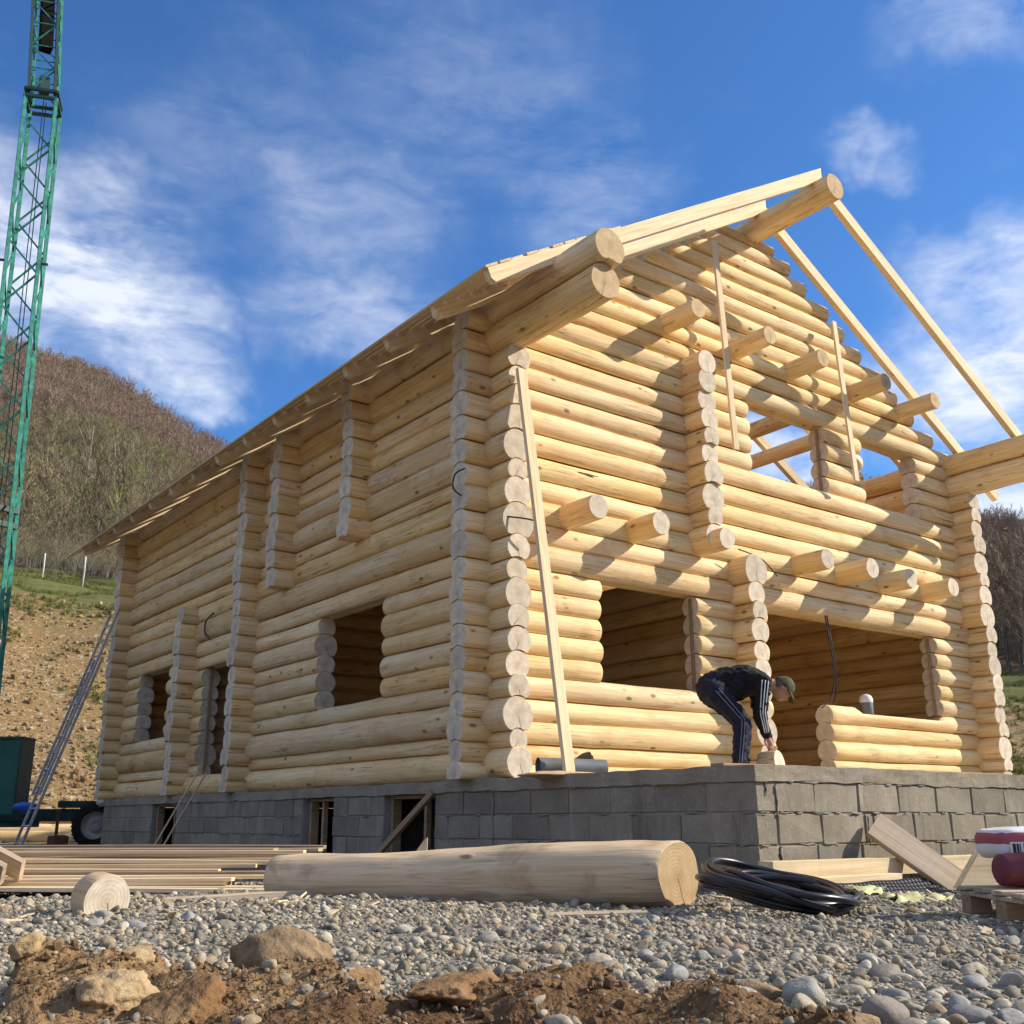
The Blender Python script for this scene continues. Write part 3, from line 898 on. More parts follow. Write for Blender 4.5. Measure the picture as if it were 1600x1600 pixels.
front(); back(); left_side(); right_side()
# wall plates: doubled logs running out past the gable
for x in (HX0, HX1):
    e = 0 if x < 1 else .35
    log((x, 1.60 - e, 4.335), (x, 15.3, 4.325), .178, .165, parent=HOUSE, name='purlin', end='wood_end_cut')
    log((x, 1.52 - e, 4.645), (x, 15.3, 4.625), .186, .170, parent=HOUSE, name='purlin', end='wood_end_cut', cope=(.305, .176))
log((4.45, 1.93, 7.13), (4.45, 15.3, 7.12), .168, .160, parent=HOUSE, name='ridge_beam', end='wood_end_cut')
# cross walls whose log ends show on the long side
def cross(y, zlo, zhi, x1=8.9, full=True):
    for i in range(len(FZ) - 1):
        z0, z1 = FZ[i], FZ[i + 1]; zc = (z0 + z1) / 2
        if zlo < zc < zhi: xlog(y, XE + jx() * 1.3, x1, z0, z1, seg=.35)
cross(5.72, 2.85, 4.62, 3.3)
cross(7.64, 2.50, 4.62, 3.3)
cross(8.70, -.1, 4.62)
cross(10.88, -.1, 2.80, 3.6)
# partition meeting the gable wall, and the upper one beside it
for i in range(len(SZ) - 1):
    z0, z1 = SZ[i], SZ[i + 1]; zc = (z0 + z1) / 2
    if zc < 2.50: ylog(3.71, 2.96 + jx(), 9.2, z0, z1)
    elif zc < 5.0: ylog(3.07, 2.95 + jx(), 9.2, z0, z1, seg=.4)
for z0, z1 in ((4.176, 4.42), (4.42, 4.66), (4.66, 4.90)): ylog(3.07, 2.95 + jx(), 9.2, z0, z1, seg=.4)
log((3.07, 2.80, 2.62), (3.07, 9.0, 2.62), .128, parent=HOUSE, name='joist')
# joists
for x in (1.14, 2.05, 4.79, 5.62, 6.51, 7.48):
    log((x, 2.76 + jx() * 2, 2.625), (x, 9.1, 2.60), .128, parent=HOUSE, name='joist')
for x in (2.71, 3.92, 4.98, 6.28, 7.40):
    log((x, 2.68 + jx() * 2, 5.26), (x, 9.1, 5.25), .118, parent=HOUSE, name='joist', end='wood_end_cut')
# unseen loft deck, added to keep the sun out of the rooms below
yb = 3.55
while yb < 13.9:
    if yb > 8.6: plank('added_floor_board', (.45, yb, 2.795), (8.40, yb, 2.795), .205, .03, 'sawn_wood', HOUSE)
    else:                                                  # gap shaped to let bounce light into the big room
        plank('added_floor_board', (.45, yb, 2.795), (3.90 + lr.uniform(-.05, .05), yb, 2.795), .205, .03, 'sawn_wood', HOUSE)
        plank('added_floor_board', (5.5 + lr.uniform(-.1, .1), yb, 2.795), (8.40, yb, 2.795), .205, .03, 'sawn_wood', HOUSE)
    yb += .21
# rafters and eaves boarding
def rafter(y, side):
    th, h = .080, .182
    c = (lambda x: x) if side < 0 else (lambda x: 8.9 - x)
    xa, xb = -.62, 4.45
    za, zb = zroof(xa), zroof(xb)
    prof = [(xa, za + .055), (xa + .05, za + .035), (xb, zb), (xb, zb + h), (xa - .045, za + h - .03)]
    lnv = Vector((xb - xa, 0, zb - za)); ang = math.atan2(zb - za, xb - xa)
    # local x along the slope so that the grain follows the board
    V = []
    for dy in (-th / 2, th / 2):
        for (x, z) in prof:
            lx = (x - xa) * math.cos(ang) + (z - za) * math.sin(ang); lz = -(x - xa) * math.sin(ang) + (z - za) * math.cos(ang)
            V.append((lx, dy, lz))
    n = len(prof)
    Fc = [tuple(range(n)), tuple(range(2 * n - 1, n - 1, -1))] + [((k + 1) % n, k, k + n, (k + 1) % n + n) for k in range(n)]
    o = mesh_obj('rafter', V, Fc, ['sawn_wood'], HOUSE)
    if side < 0:
        o.location = (xa, y, za); o.rotation_euler = (0, -ang, 0)
    else:
        o.location = (8.9 - xa, y + .06, za); o.rotation_euler = (0, -ang, math.pi)
ry = 2.15
rys = []
while ry < 15.4:
    rys.append(ry); rafter(ry, -1); rafter(ry, 1); ry += .90 + lr.uniform(-.02, .02)
for k in range(11):  # upper rows added to deepen the shade on the rafters
    s0 = -.70 + k * .155
    x = s0; zt = zroof(x) + .195
    w = .15
    plank('eaves_board', (x + .07, 2.10 + lr.uniform(-.02, .02), zt + .07 * .605 - .007), (x + .07, 15.55, zt + .07 * .605 - .007), w, .022, 'sawn_wood', HOUSE, up=(-.5175, 0, .8557))
# boards left hanging in front of the gable
plank('brace_board', (3.42, 3.02, 6.52), (3.53, 2.98, 3.80), .09, .03, 'sawn_wood', HOUSE, up=(0, -1, 0))
plank('brace_board', (5.74, 3.03, 6.12), (5.84, 2.98, 3.86), .09, .03, 'sawn_wood', HOUSE, up=(0, -1, 0))
# jamb battens set in the sawn log ends of the openings
for (x, z0, z1) in [(3.00, .97, 2.02), (7.62, .98, 2.02), (5.56, 3.72, 4.62)]:
    bbox('jamb_batten', (x, HY0 - .01, (z0 + z1) / 2), (.022, .035, z1 - z0), 'sawn_brown', HOUSE, b=.002)
bbox('jamb_batten', (.27, 10.40, 1.08), (.035, .022, 1.6), 'sawn_brown', HOUSE, b=.002)
# rotten hollow in one front log
vv, ff = stone_vf(5, 2, .5, .20, .018, .022, 1.6, 0)
o = mesh_obj('rot_hollow', vv, ff, ['rust'], HOUSE, True); o.location = (1.42, HY0 - .125, 3.13)

# ------------------------------------------------------------------ timber lying about
def W(fw, rg, z=None):
    """point on the yard: fw metres ahead of where the photographer stood, rg metres to the right"""
    x = CAM[0] + .6 * fw + .8 * rg; y = CAM[1] + .8 * fw - .6 * rg
    if z is None: z = float(ground_z(x, y))
    return Vector((x, y, z))
gz = lambda x, y: float(ground_z(x, y))
o = log((-2.617, 1.586, -.690), (-1.205, -.445, -.645), .137, .192, name='felled_log', wood='wood_log_raw', end='wood_end_log', seg=.09, sides=28, lump=2.8, skew=.42)
tag(o, 'long peeled log lying on the gravel in front of the foundation', 'log')
# sawn-off log slice
o = log((-3.885, .93, -.705), (-3.855, .79, -.722), .118, .122, name='log_offcut', wood='wood_log_raw', end='wood_end', seg=.06, sides=24)
tag(o, 'short round log offcut standing on edge before the board pile', 'log slice')
# pile of long boards on the left
bd = Vector((.80, -.60, 0)); bn = Vector((.6, .8, 0))
br = random.Random(5)
P0 = Vector((-2.55, 2.15, 0))
rows = []                                                  # (forward offset, z, right end, length, thick, width, material, twist, what)
ORD = 'lowest second third fourth fifth sixth seventh eighth ninth tenth eleventh twelfth topmost'.split()
for k in range(13):
    rows.append((-.04 + k * .052 + br.uniform(-.02, .02), -.790 + k * .0205 + br.uniform(-.003, .004), br.uniform(-.25, .40), br.uniform(4.2, 4.8), br.uniform(.022, .030), br.uniform(.11, .17),
                 'sawn_brown' if k in (5, 10) else ('sawn_grey' if k == 12 else 'sawn_wood'), br.uniform(-.02, .02), '%s board of the front stack of the pile, counted from the gravel' % ORD[k]))
BK = ['brown board nearest the stack at the back of the pile', 'warped brown board behind it at the back of the pile', 'grey board slanting up at the back of the pile', 'short dark board at the back of the pile', 'highest weathered board at the back of the pile', 'furthest brown board lying low behind the pile']
for k in range(6):
    rows.append((.72 + k * .085, -.64 + k * .018 + br.uniform(-.02, .02), br.uniform(-.55, .45), br.uniform(3.6, 4.4), .026, br.uniform(.12, .16), ('sawn_brown', 'sawn_brown', 'sawn_grey', 'sawn_brown', 'sawn_grey', 'sawn_brown')[k], br.uniform(.0, .06), BK[k]))
for k, (fo, z, re, ln, th, wd, mt, tw, what) in enumerate(rows):
    c = P0 + bn * fo
    a = c + bd * (re - ln) + bn * (tw * 2.2) + Vector((0, 0, z - tw * .8)); b = c + bd * re - bn * tw * 1.2 + Vector((0, 0, z + tw * .3))
    a = a + bn * br.uniform(-.05, .05) + Vector((0, 0, br.uniform(-.004, .006))); b = b + bn * br.uniform(-.05, .05) + bd * br.uniform(-.1, .1) + Vector((0, 0, br.uniform(-.006, .004)))
    o = plank('board', a, b, wd, th, mt, seg=8, bow=br.uniform(-.010, .014))
    tag(o, what, 'board', 'boards piled on the gravel')
    o.data.name = 'board'
for (fo, re) in ((.25, -.4), (.25, -2.6)):
    c = P0 + bn * fo + bd * re
    o = plank('bearer', c - bn * .35 + Vector((0, 0, -.815)), c + bn * .9 + Vector((0, 0, -.815)), .07, .05, 'sawn_grey')
    tag(o, 'grey bearer under the board pile, ' + ('nearer the felled log' if re > -1 else 'further left'), 'bearer')
def lone(name, a, b, w, t, m, label, cat, up=(0, 0, 1), group=None):
    o = plank(name, a, b, w, t, m, up=up, seg=4)
    tag(o, label, cat, group)
    return o
lone('board', (-3.33, 1.50, -.79), (-2.50, 1.30, -.765), .13, .045, 'sawn_grey', 'short grey board whose right end lies under the felled log', 'board')
lone('board', (-2.62, -.24, -.815), (-1.72, -.72, -.800), .13, .045, 'sawn_grey', 'weathered plank half sunk in the gravel below the felled log', 'board')
lone('lath', (-3.66, .98, -.79), (-3.10, 1.10, -.785), .03, .015, 'sawn_wood', 'thin splinter of lath beside the round log offcut', 'lath')
lone('lath', (-4.4, .75, -.785), (-4.05, .62, -.785), .07, .014, 'sawn_wood', 'thin broken lath on the gravel at the left edge', 'lath')
lone('board', (-1.95, 2.70, -.70), (-1.10, 1.62, -.60), .16, .03, 'sawn_grey', 'grey plank lying behind the felled log', 'board')
# split wedge standing behind the log
def prism(name, prof, depth, mats, loc, rot, parent=None):
    n = len(prof)
    V = [(x, -depth / 2, z) for x, z in prof] + [(x, depth / 2, z) for x, z in prof]
    Fc = [tuple(range(n)), tuple(range(2 * n - 1, n - 1, -1))] + [((k + 1) % n, k, k + n, (k + 1) % n + n) for k in range(n)]
    o = mesh_obj(name, V, Fc, mats, parent)
    o.location = loc; o.rotation_euler = rot
    return o
o = prism('wood_wedge', [(-.09, -.22), (.085, -.22), (.080, .16), (.055, .14), (.0, .06), (-.06, -.06)], .05, ['sawn_wood'], (-1.48, 1.80, -.62), (.05, .03, -.62))
tag(o, 'pale split wedge of wood sticking up behind the felled log', 'offcut')
o = prism('wood_wedge', [(-.12, 0), (.10, .0), (.10, .03), (.05, .045), (.10, .085), (-.02, .05)], .05, ['sawn_wood'], (-2.08, 2.05, -.645), (0, .0, -.64))
tag(o, 'small pointed chip of wood at the left end of the felled log', 'offcut')
# timber frame of planks leaning together at the left edge
lone('board', (-4.50, 3.66, -.20), (-3.74, 3.02, -.66), .16, .04, 'sawn_grey', 'upper grey plank of the slanting bundle at the left edge', 'board', up=(.5, .6, .6))
lone('board', (-4.56, 3.56, -.25), (-3.86, 2.98, -.68), .16, .04, 'sawn_grey', 'middle grey plank of the slanting bundle at the left edge', 'board', up=(.5, .6, .6))
lone('board', (-4.66, 3.46, -.33), (-4.04, 2.96, -.69), .16, .04, 'sawn_brown', 'lowest plank of the slanting bundle at the left edge', 'board', up=(.5, .6, .6))
lone('board', (-5.1, 3.4, -.56), (-4.05, 3.15, -.62), .15, .035, 'sawn_grey', 'grey plank under the slanting bundle at the left edge', 'board')

# ------------------------------------------------------------------ along the front terrace wall
o = lone('beam', (-.14, -.16, -.655), (2.62, -.14, -.665), .12, .11, 'sawn_wood', 'long sawn beam lying along the foot of the terrace wall', 'beam')
lone('board', (.08, -.29, -.720), (1.05, -.27, -.722), .10, .045, 'sawn_wood', 'shorter pale batten in front of the long beam', 'board')
for x in (.25, 2.2):
    o = bbox('bearer', (x, -.16, -.765), (.10, .22, .11), 'sawn_grey', b=.004)
    tag(o, 'small block under the ' + ('left' if x < 1 else 'right') + ' part of the long beam', 'bearer')
lone('board', (1.42, -.50, -.775), (1.13, -.075, -.385), .22, .045, 'sawn_grey', 'wide weathered plank leaning against the terrace wall', 'board', up=(-.5, -.55, .67))
o = prism('wood_wedge', [(-.20, -.10), (.10, -.10), (.11, .10), (.06, .16), (.0, .13)], .06, ['sawn_wood'], (1.42, -.66, -.69), (0, .0, -.35))
tag(o, 'triangular pale offcut between the leaning plank and the maroon bucket', 'offcut')
# dimpled membrane showing below the beam
def membrane():
    V = []; Fc = []
    nx, ny = 110, 10
    for i in range(nx + 1):
        for j in range(ny + 1):
            x = .02 + 1.5 * i / nx; s = j / ny
            dim = .008 if (i % 3 == 1 and j % 2 == 1) else 0
            y = -.33 - .20 * s - dim * .6; z = -.735 - .085 * s + dim + .012 * noise.noise(Vector((x * 3, s, 0)))
            V.append((x, y, z))
    for i in range(nx):
        for j in range(ny):
            a = i * (ny + 1) + j
            Fc.append((a, a + 1, a + ny + 2, a + ny + 1))
    o = mesh_obj('dimple_membrane', V, Fc, ['black_film'])
    sm = o.modifiers.new('thick', 'SOLIDIFY'); sm.thickness = .004
    tag(o, 'strip of black dimpled membrane sticking out under the long beam', 'membrane')
membrane()
# yellow film, crumpled
def film(name, c, sx, sy, rz, seed, label):
    n = 26
    V = []; Fc = []
    for i in range(n + 1):
        for j in range(n + 1):
            x = (i / n - .5) * sx; y = (j / n - .5) * sy
            p = Vector((x * 9, y * 9, seed))
            z = .050 * abs(noise.noise(p)) * 1.6 + .03 * noise.noise(p * 2.3) + .035 * (1 - abs(2 * j / n - 1))
            V.append((x + .05 * noise.noise(p + Vector((5, 0, 0))), y + .04 * noise.noise(p + Vector((0, 9, 0))), z))
    for i in range(n):
        for j in range(n):
            a = i * (n + 1) + j
            e = noise.noise(Vector((i * .22, j * .22, seed + 3)))
            if min(i, j, n - 1 - i, n - 1 - j) < 3 + 3 * e: continue
            Fc.append((a, a + n + 1, a + n + 2, a + 1))
    o = mesh_obj(name, V, Fc, ['yellow_film'], None, True)
    sm = o.modifiers.new('thick', 'SOLIDIFY'); sm.thickness = .003
    o.location = c; o.rotation_euler = (.10, 0, rz)
    tag(o, label, 'plastic sheet')
film('plastic_sheet', (-.12, -1.30, -.815), .74, .42, -.55, 3.7, 'crumpled pale yellow plastic sheet below the leaning plank')
film('plastic_sheet', (.24, -.52, -.80), .55, .20, -.45, 8.1, 'narrow strip of yellow plastic beside the black coil')

# coil of black pipe
def coil():
    pts = []
    cr = random.Random(9)
    C0 = Vector((-1.13, -1.07, 0))
    u1 = Vector((.80, -.60, 0)).normalized(); u2 = Vector((.60, .80, 0))
    root = empty('pipe_coil', (C0.x, C0.y, gz(C0.x, C0.y)))
    tag(root, 'loose coil of black plastic pipe beside the end of the felled log', 'pipe coil')
    turns = 11; n = 56
    path = []
    for k in range(turns * n):
        t = k / n; a = 2 * math.pi * t
        ti = t / turns
        ra = .33 + .03 * math.sin(t * 2.3) + .03 * math.sin(t * 5.1 + 1); rb = .40 + .05 * math.sin(t * 1.7 + 2) + .03 * math.sin(t * 4.3)
        ca, sa = math.cos(a), math.sin(a)
        z = .02 + .062 * (1 - ca) * (.7 + .3 * math.sin(t * 1.9)) + .040 * (1 + sa) * (.8 + .3 * math.sin(t * 2.7 + 1)) + .035 * (.5 + .5 * math.sin(t * 3.7)) + .010 * math.sin(a * 3 + t)
        p = u1 * (ra * ca + .03 * math.sin(t * 3.1)) + u2 * (rb * sa + .03 * math.sin(t * 2.2)) + Vector((0, 0, z))
        path.append(p)
    v, f = tube(path, .0165, 8)
    mesh_obj('pipe', v, f, ['black_pipe'], root, True)
coil()

# pallet, bucket, bag at the right edge
PA = Vector((-.55, -2.47, 0)); pz = gz(-.55, -2.47)
pal = empty('pallet', (PA.x, PA.y, pz + .005), -.64)
tag(pal, 'grey wooden pallet on the gravel at the right edge', 'pallet')
for i in range(5): bbox('deck_board', (.0, -.36 + i * .18, .125), (1.1, .10, .02), 'sawn_grey', pal, b=.003, jit=.003)
for i in (-1, 0, 1):
    bbox('stringer', (i * .49, 0, .104), (.10, .84, .02), 'sawn_grey', pal, b=.003)
    for j in (-1, 0, 1): bbox('pallet_block', (i * .49, j * .36, .055), (.10, .10, .078), 'sawn_brown', pal, b=.004)
for j in (-1, 0, 1): bbox('base_board', (0, j * .36, .008), (1.1, .10, .016), 'sawn_grey', pal, b=.003)
# bucket lying on the pallet
def lathe(prof, n=32):
    V = []; Fc = []
    for (r, x) in prof:
        for k in range(n):
            a = 2 * math.pi * k / n
            V.append((x, r * math.cos(a), r * math.sin(a)))
    m = len(prof)
    for i in range(m - 1):
        for k in range(n):
            l = (k + 1) % n
            Fc.append((i * n + k, (i + 1) * n + k, (i + 1) * n + l, i * n + l))
    return V, Fc
bk = empty('bucket', (-.82, -2.08, pz + .248), -.40)
tag(bk, 'maroon plastic bucket lying on its side on the pallet', 'bucket')
v, f = lathe([(.001, 0), (.085, .0), (.092, .008), (.104, .22), (.110, .225), (.110, .235), (.103, .235), (.100, .225), (.088, .012), (.001, .012)])
mesh_obj('shell', v, f, ['maroon'], bk, True); bk.scale = (.75, .75, .75); bk.location.z = pz + .218
v, f = tube([(.20, .11 * math.cos(a), .11 * math.sin(a) - .02) for a in [i * math.pi / 14 + math.pi for i in range(15)]], .003, 6)
mesh_obj('handle', v, f, ['aluminium'], bk, True)
# block and plank carrying the bag
o = bbox('timber_block', (-.40, -2.16, pz + .180), (.30, .22, .08), 'sawn_grey', b=.006, rot=(0, 0, -.6)); tag(o, 'short squared timber on the pallet under the printed bag', 'timber')
lone('board', (-.62, -1.99, pz + .233), (-.06, -2.42, pz + .233), .14, .025, 'sawn_wood', 'pale board across the timber block at the right edge', 'board')
def bag():
    root = empty('cement_bag', (-.47, -2.09, pz + .252), -.62)
    tag(root, 'red and white printed paper bag with a barcode at the right edge', 'bag')
    v, f = ico(4)
    V = []
    for p in v:
        sx = math.copysign(abs(p.x) ** .33, p.x) * .26; sy = math.copysign(abs(p.y) ** .33, p.y) * .17; sz = math.copysign(abs(p.z) ** .6, p.z) * .075
        q = Vector((sx, sy, sz + .075)) + Vector((0, 0, .008 * noise.noise(p * 4)))
        V.append(q)
    mi = []
    for q in f:
        c = (V[q[0]] + V[q[1]] + V[q[2]]) / 3
        mi.append(1 if (c.z < .125 and c.z > .07) else 0)
    mesh_obj('paper_sack', V, f, ['bag_white', 'bag_red'], root, True, mi)
    # printed barcode on the end that faces the yard
    bars = []
    x = -.235; r_ = random.Random(4)
    pat = [3, 1, 2, 1, 1, 3, 2, 1, 3, 2, 1, 1, 2, 3, 1, 1, 3, 1, 2, 2, 1, 3]
    mesh_obj('label_panel', *box_vf(-.225, -.02, -.1765, -.1735, .030, .085), ['bag_white'], root)
    x = -.215
    for i, w in enumerate(pat):
        w_ = w * .0045
        if i % 2 == 0: bars.append(box_vf(x, x + w_, -.1785, -.1760, .038, .078))
        x += w_
    V, Fc = merge(bars)
    mesh_obj('barcode', V, Fc, ['ink'], root)
bag()

# ------------------------------------------------------------------ on the terrace and in the openings
lone('board', (.02, .34, .012), (3.45, .22, .012), .12, .02, 'sawn_brown', 'long thin brown board lying on the terrace edge', 'board')
lone('board', (3.0, 2.2, .015), (6.9, 2.5, .015), .16, .025, 'sawn_wood', 'pale board on the terrace floor before the big opening', 'board')
o = plank('prop_plank', (.345, 2.30, .0), (.262, 2.84, 3.90), .105, .045, 'sawn_wood', up=(0, -1, .1)); tag(o, 'tall plank propped against the front corner of the house', 'plank')
v, f = stone_vf(31, 2, .2, .13, .07, .035); o = mesh_obj('wood_chip', v, f, ['sawn_wood'], None, True); o.location = (1.45, 2.3, .03); tag(o, 'small pale wood block on the terrace left of the man', 'offcut')
# black membrane roll with loose flap
def roll():
    root = empty('membrane_roll', (.20, 2.55, .0), -.35)
    tag(root, 'roll of grey and black sheet lying at the foot of the propped plank', 'sheet roll')
    pts = []
    nt, L_ = 90, .62
    V = []; Fc = []
    for i in range(nt + 1):
        a = i / nt * 5.2 * math.pi
        r = .03 + .055 * i / nt
        for j in (0, 1, 2, 3):
            t = j / 3
            V.append((t * L_, r * math.cos(a) * (1 - .15 * t), r * math.sin(a) * (1 - .15 * t) + .09))
    for i in range(nt):
        for j in range(3):
            a = i * 4 + j
            Fc.append((a, a + 1, a + 5, a + 4))
    mesh_obj('rolled_sheet', V, Fc, ['grey_sheet'], root, True)
    V = []; Fc = []
    n = 18
    for i in range(n + 1):
        for j in range(n + 1):
            s, t = i / n, j / n
            x = .02 + s * .60; y = .12 + .25 * t
            z = .02 + .30 * s * t * (1.0 - .25 * t) + .03 * noise.noise(Vector((s * 5, t * 5, 2)))
            V.append((x, y, z))
    for i in range(n):
        for j in range(n):
            a = i * (n + 1) + j
            Fc.append((a, a + n + 1, a + n + 2, a + 1))
    o = mesh_obj('loose_flap', V, Fc, ['black_film'], root, True)
    sm = o.modifiers.new('thick', 'SOLIDIFY'); sm.thickness = .004
roll()
# sawdust heap
v, f = stone_vf(33, 3, .5, .35, .16, .03, 1.5, 0); o = mesh_obj('sawdust', v, f, ['cardboard'], None, True); o.location = (.05, 2.1, .0); tag(o, 'pale sawdust spread on the terrace edge by the corner', 'sawdust', kind='stuff')
# log slice the man works on
sl_ = empty('log_slice', (2.44, 1.84, .02), .0)
o = log((2.42, 1.97, .125), (2.47, 1.80, .15), .13, .125, name='log_slice', wood='wood_log', end='wood_end', seg=.05)
bpy.data.objects.remove(sl_)
tag(o, 'pale log slice under the hands of the bending man', 'log slice')
o = log((2.62, 1.80, .06), (3.05, 1.72, .05), .055, .05, name='log_offcut', seg=.08); tag(o, 'thin log piece lying right of the log slice on the terrace', 'log')
# foam-topped jar on the sill
jr = empty('jar', (6.05, 3.30, .905)); tag(jr, 'dark grey jar with a white domed lid on the window sill', 'jar')
v, f = lathe([(.001, 0), (.075, 0), (.080, .01), (.080, .15), (.078, .16)]); o = mesh_obj('body', v, f, ['grey_sheet'], jr, True); o.rotation_euler = (0, -math.pi / 2, 0)
v, f = lathe([(.082, .15), (.084, .16), (.082, .20), (.065, .235), (.04, .252), (.001, .26)]); o = mesh_obj('lid', v, f, ['glass_jar'], jr, True); o.rotation_euler = (0, -math.pi / 2, 0)
# cables
def cable(pts, label, r=.008):
    # smooth the given points
    P = [Vector(p) for p in pts]
    S = []
    for i in range(len(P) - 1):
        p0, p1, p2, p3 = P[max(i - 1, 0)], P[i], P[i + 1], P[min(i + 2, len(P) - 1)]
        for k in range(8):
            t = k / 8
            S.append(.5 * ((2 * p1) + (p2 - p0) * t + (2 * p0 - 5 * p1 + 4 * p2 - p3) * t * t + (3 * p1 - p0 - 3 * p2 + p3) * t ** 3))
    S.append(P[-1])
    v, f = tube(S, r, 6)
    o = mesh_obj('cable', v, f, ['cable'], None, True)
    tag(o, label, 'cable')
cable([(5.25, 3.22, 2.10), (5.26, 3.18, 1.7), (5.27, 3.17, 1.3), (5.20, 3.2, 1.05), (5.05, 3.22, .93)], 'black cable hanging down in front of the big opening, nearer its left jamb')
cable([(5.29, 3.22, 2.10), (5.29, 3.17, 1.6), (5.33, 3.2, 1.2), (5.36, 3.28, 1.0)], 'black cable hanging beside its twin in the big opening, bent to the right')
cable([(4.95, 4.1, 2.1), (4.92, 4.08, 1.9), (4.90, 4.06, 1.7)], 'short black cable end inside the big opening')
cable([(2.45, 5.2, 1.75), (2.40, 5.15, 1.45), (2.5, 5.1, 1.2), (2.68, 5.1, 1.18)], 'black cable loop hanging inside the left front window')
cable([(-.13, 3.22, 2.90), (-.19, 3.30, 2.85), (-.19, 3.33, 2.72), (-.13, 3.28, 2.64)], 'small black cable loop on the corner log ends')
cable([(-.10, 8.66, 2.70), (-.02, 8.95, 2.74), (.09, 9.15, 2.66), (.12, 9.20, 2.40)], 'thin black cable arching from the log ends above the side door')
cable([(.13, 10.10, 2.58), (.06, 10.18, 2.48), (.06, 10.22, 2.32), (.11, 10.14, 2.22)], 'black cable loop on the side wall above the door')
cable([(.13, 10.13, 2.59), (.07, 10.26, 2.46), (.06, 10.20, 2.26), (.11, 10.08, 2.18)], 'second black cable loop beside the door, slightly longer')
cable([(.10, 2.95, 2.40), (.36, 2.78, 2.36), (.52, 2.76, 2.26)], 'short black cable crossing the propped plank')
cable([(3.55, 3.06, 2.62), (3.9, 3.03, 2.55), (4.3, 3.14, 2.42)], 'black cable between the log column and the joists')
for k, (y0, dy) in enumerate(((10.2, .25), (10.35, .05))):
    o = plank('lath', (-.45, y0 - dy, -.80), (.02, y0 - dy - .3, .28), .035, .02, 'sawn_wood'); tag(o, ('left' if k else 'right') + ' one of two thin laths leaning below the side door', 'lath')
o = plank('prop_pole', (-.30, 4.62, -.80), (-.02, 3.86, -.10), .06, .05, 'sawn_brown'); tag(o, 'brown pole leaning across the widest cellar opening', 'pole')

# ladders
def ladder(name, a, b, w, label, sections=1, mat='aluminium', lat=(0, 1, 0)):
    root = empty(name, a)
    tag(root, label, 'ladder')
    a = Vector(a); b = Vector(b) - a
    lat = Vector(lat)
    d = b.normalized(); nrm = d.cross(lat).normalized()
    for s in range(sections):
        off = nrm * (.06 * s); st = .0 if s == 0 else .22; en = .80 if (s == 0 and sections > 1) else 1.0
        p, q = b * st + off, b * en + off
        for sg in (-1, 1): plank('stile', p + lat * sg * w / 2, q + lat * sg * w / 2, .022, .045, mat, root, up=nrm)
        L_ = (q - p).length; n = int(L_ / .28)
        parts = [tube([p + d * (.14 + i * .28) - lat * w / 2, p + d * (.14 + i * .28) + lat * w / 2], .016, 8) for i in range(n)]
        for v, f in parts: mesh_obj('rung', v, f, [mat], root, True)
    return root
ladder('extension_ladder', (-1.32, 14.00, -.82), (-.17, 13.80, 3.10), .44, 'long aluminium ladder leaning against the far left corner of the house', 2)
ladder('ladder', (4.05, 5.6, .02), (3.95, 4.35, 2.55), .36, 'aluminium ladder leaning inside the big front opening', 1, lat=(1, 0, 0))

